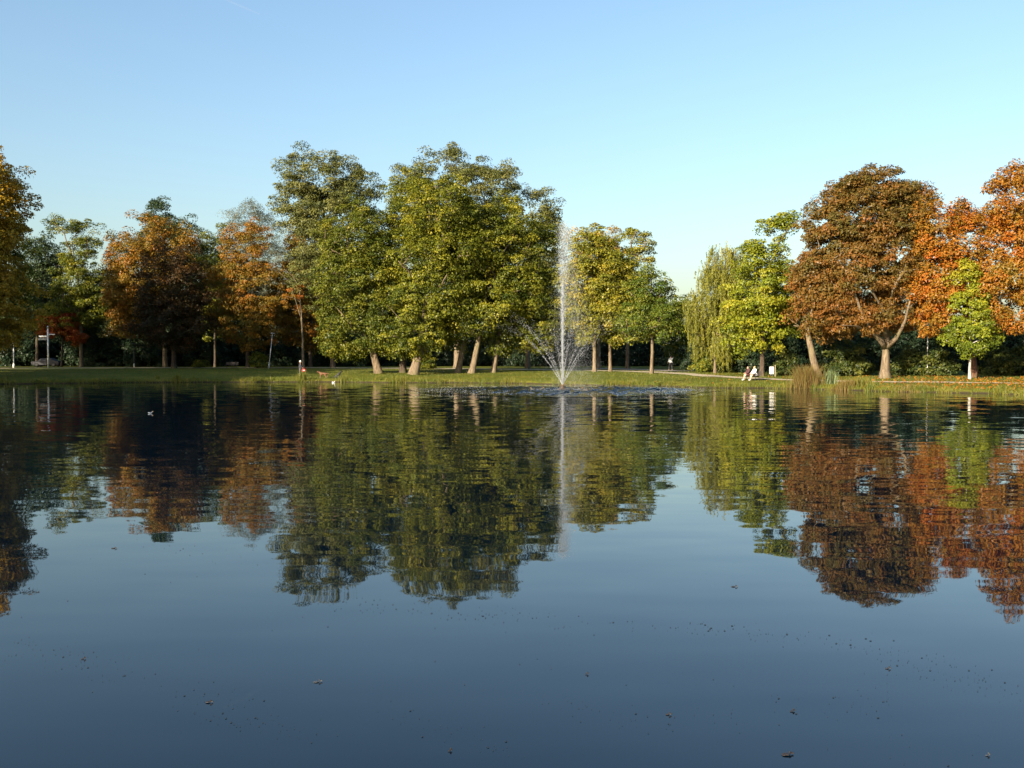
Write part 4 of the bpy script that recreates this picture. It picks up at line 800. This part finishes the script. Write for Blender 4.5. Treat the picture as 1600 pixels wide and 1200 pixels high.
lamp(1449, 587, 508, 'slim white lamp post standing among the evergreen shrubs', WPAINT, .06, 0, D=97)
lamp(826, 577, 548, 'thin dark lamp post in the shade left of the fountain jet', DPAINT, .06, 0)
B = np.array([(75.5 - 800) / F * 156, 156, float(ground_z((75.5 - 800) / F * 156, 156))]); sg = empty('signpost', B, 'white signpost with two finger boards by the red maple', 'sign')
MB().tube([(0, 0, -.1), (0, 0, 6.3)], [.13, .11], 12).build('pole', WPAINT, sg, True)
MB().box((-.80, -.02, 4.72), (1.2, .06, .24), None, .01).build('sign_board', WPAINT, sg); MB().box((-.86, -.02, 4.28), (1.3, .06, .26), None, .01).build('sign_board', plain('grey sign', (.38, .38, .37), .5), sg)
MB().box((.62, -.02, 5.02), (.9, .05, .14), None, .01).build('sign_board', WPAINT, sg)

p3 = ground_at(1205.5, 588.6); nb = empty('notice_board', p3, 'white notice panel on a post right of the bench', 'sign')
MB().box((0, 0, .62), (.36, .30, .72), None, .03).build('panel', WPAINT, nb); MB().box((.02, -.156, .48), (.07, .02, .40), None, .004).build('dark_mark', DPAINT, nb); MB().box((0, 0, .20), (.30, .26, .14), None, .01).build('foot', DPAINT, nb)
MB().box((0, 0, 1.01), (.40, .34, .05), None, .015).build('lid', DPAINT, nb); MB().tube([(.36, .02, -.1), (.36, .02, 1.15)], .03, 8).build('post', plain('post wood', (.40, .34, .22), .8), nb); MB().tube([(.12, .02, .8), (.36, .02, .8)], .015, 6).build('bracket', DPAINT, nb)

cx = (74 - 800) / F * 166; car = empty('parked_car', (cx, 166, float(ground_z(cx, 166))), 'dark blue car parked in deep shade behind the signpost', 'car')
CARP = plain('dark blue car paint', (.005, .006, .014), .6, 0); GLASS = plain('car glass', (.01, .012, .014), .5); TYRE = plain('tyre', (.015, .015, .015), .8); RIM = plain('rim', (.06, .06, .065), .4, .5)
prof = [(-2.2, .30), (-2.25, .62), (-2.1, .84), (-1.25, .93), (-.62, 1.38), (.75, 1.42), (1.55, .98), (2.15, .90), (2.25, .55), (2.2, .30)]
vs = []; K = len(prof)
for y, ins in ((-.86, 0), (-.80, .02), (.80, .02), (.86, 0)):
    for x, z in prof: vs.append((x * (1 if ins else .985), y * (1 if z < 1 else .84), z if ins else z * .97 + .01))
fs = [tuple(range(K - 1, -1, -1)), tuple(3 * K + q for q in range(K))] + [(a * K + q, a * K + (q + 1) % K, (a + 1) * K + (q + 1) % K, (a + 1) * K + q) for a in range(3) for q in range(K)]
MB().add(vs, fs).build('body', CARP, car)
for y in (-1, 1):
    MB().add([(-1.05, y * .80, .96), (-.55, y * .715, 1.32), (.05, y * .715, 1.34), (.05, y * .80, .96)], [(0, 1, 2, 3)]).build('side_window', GLASS, car)
    MB().add([(.12, y * .80, .96), (.12, y * .715, 1.34), (.70, y * .715, 1.34), (1.35, y * .80, 1.0)], [(0, 1, 2, 3)]).build('side_window', GLASS, car)
    for x in (-1.38, 1.38):
        wh = MB().tube([(x, y * .70, .32), (x, y * .90, .32)], .32, 20).build('wheel', TYRE, car, False); MB().tube([(x, y * .895, .32), (x, y * .915, .32)], .19, 14).build('rim', RIM, wh)
    MB().box((-2.2, y * .6, .70), (.10, .34, .14), None, .02).build('headlight', RIM, car)

# ------------------------------------------------------------------ things floating on the pond
def on_water(x, y):
    d = pix_dir(x, y); t_ = -CAMH / d[2]; return np.array([d[0] * t_, d[1] * t_, 0.])
LEAFB = plain('floating brown leaf', (.022, .015, .010), .6, var=.4, scale=20); LEAFP = plain('floating pale leaf', (.05, .052, .055), .5, var=.3, scale=20)
def float_leaf(px, py, wpx, label, mat, seed, group=None, curl=.18):
    rng = random.Random(seed); P = on_water(px, py); L = wpx * P[1] / F * .62
    out = []; nn = 14
    for k in range(nn):
        a = 2 * math.pi * k / nn; r_ = .5 * L * (1 + .16 * math.sin(5 * a + seed) + rng.uniform(-.06, .06)); out.append((r_ * math.cos(a), .72 * r_ * math.sin(a), .006 + .4 * curl * L * (abs(math.sin(a)) ** 2 * .5 + .25 * max(0, math.cos(a)))))
    vs = [(0, 0, .008)] + out; fs = [(0, k + 1, (k + 1) % nn + 1) for k in range(nn)]
    o = mesh_obj('floating_leaf', vs, fs, mat); o.location = P; o.rotation_euler = (0, 0, rng.uniform(-.5, .5)); tag(o, label, 'leaf', group)
    sm = o.modifiers.new('t', 'SOLIDIFY'); sm.thickness = .003
    MB().tube([(.45 * L, 0, .02), (.7 * L, .05 * L, .012), (.95 * L, .02 * L, .008)], .006, 5).build('stalk', mat, o)
    return o
float_leaf(325, 1098, 13, 'curled brown leaf floating alone in the lower left water', LEAFB, 1, curl=.35)
float_leaf(1228, 1180, 22, 'largest floating leaf with stalk near the bottom right edge', LEAFB, 2, curl=.3)
float_leaf(494, 1066, 16, 'pale flat leaf floating right of the curled brown leaf', LEAFP, 3, curl=.05)
float_leaf(1146, 917, 11, 'dark flat leaf on bright water right of centre', LEAFB, 4, curl=.08)
float_leaf(1542, 1181, 8, 'small pale leaf in the bottom right corner', LEAFP, 5, curl=.05)
float_leaf(916, 1054, 6, 'lone dark leaf in the empty water below the fountain', LEAFB, 6)
float_leaf(1043, 1117, 10, 'thin dark leaf low in the picture right of centre', LEAFB, 7, curl=.08)
float_leaf(1386, 1045, 9, 'dark leaf amid the specks at the right', LEAFB, 8)
float_leaf(1237, 1112, 9, 'dark leaf just above the largest stalked leaf', LEAFB, 9)
float_leaf(702, 1174, 7, 'dark leaf at the bottom just left of the middle', LEAFB, 10)
float_leaf(129, 1030, 8, 'dark leaf in the upper part of the left speck trail', LEAFB, 11)
float_leaf(177, 857, 11, 'dark leaf under the mirrored olive tree at the left', LEAFB, 12, curl=.06)
rng = np.random.default_rng(44); Q = []
for (x0, y0), (x1, y1), n, sp in [((0, 1010), (150, 1030), 40, 12), ((110, 1040), (420, 1110), 60, 16), ((280, 1110), (520, 1150), 50, 12), ((520, 940), (790, 965), 80, 9), ((790, 960), (1060, 985), 50, 10), ((1070, 975), (1330, 1010), 80, 9), ((1330, 1010), (1600, 1085), 110, 16), ((1100, 1110), (1400, 1095), 45, 14), ((620, 1120), (800, 1180), 45, 16), ((850, 1100), (1060, 1140), 35, 12), ((0, 900), (1600, 1190), 60, 60), ((180, 840), (420, 880), 20, 10)]:
    u = rng.random(n); Q += list(zip(x0 + (x1 - x0) * u + rng.normal(0, sp, n), y0 + (y1 - y0) * u + rng.normal(0, sp * .8, n)))
vs = []; fs = []
for x, y in Q:
    if not (840 < y < 1198): continue
    P = on_water(x, y); L = rng.choice([1.2, 1.8, 2.5, 4.0], p=[.4, .35, .18, .07]) * P[1] / F; k = len(vs); a0 = rng.uniform(0, 6)
    for e in range(6): vs.append((P[0] + .5 * L * math.cos(a0 + e * 1.047) * rng.uniform(.7, 1.2), P[1] + .5 * L * math.sin(a0 + e * 1.047) * rng.uniform(.7, 1.2), .004))
    vs.append((P[0], P[1], .006 + .08 * L)); fs += [(k + e, k + (e + 1) % 6, k + 6) for e in range(6)]
tag(mesh_obj('floating_specks', vs, fs, plain('dark floating bits', (.006, .006, .005), .7)), 'tiny dark seeds and leaf bits drifting on the water', 'debris', kind='stuff')

# ------------------------------------------------------------------ vapour trail high in the sky
m, t, b = new_mat('vapour'); t.nodes.remove(b); tr = N(t, 'ShaderNodeBsdfTransparent'); df = N(t, 'ShaderNodeBsdfDiffuse'); tl = N(t, 'ShaderNodeBsdfTranslucent'); m1 = N(t, 'ShaderNodeMixShader'); mx = N(t, 'ShaderNodeMixShader'); mx.inputs[0].default_value = .025
df.inputs[0].default_value = (.9, .95, 1, 1); tl.inputs[0].default_value = (.9, .95, 1, 1); t.links.new(df.outputs[0], m1.inputs[1]); t.links.new(tl.outputs[0], m1.inputs[2])
t.links.new(tr.outputs[0], mx.inputs[1]); t.links.new(m1.outputs[0], mx.inputs[2]); t.links.new(mx.outputs[0], t.nodes['Material Output'].inputs[0])
pa, pb = at(345, -4, 5000), at(405, 22, 5300)
tag(MB().tube([pa, pa * .66 + pb * .34, pa * .33 + pb * .67, pb], [5, 6, 6, 3.0], 10).build('vapour_trail', m), 'short faint white vapour trail high in the sky at the left', 'vapour trail')
print('leaf tris', LEAF_TRIS[0])
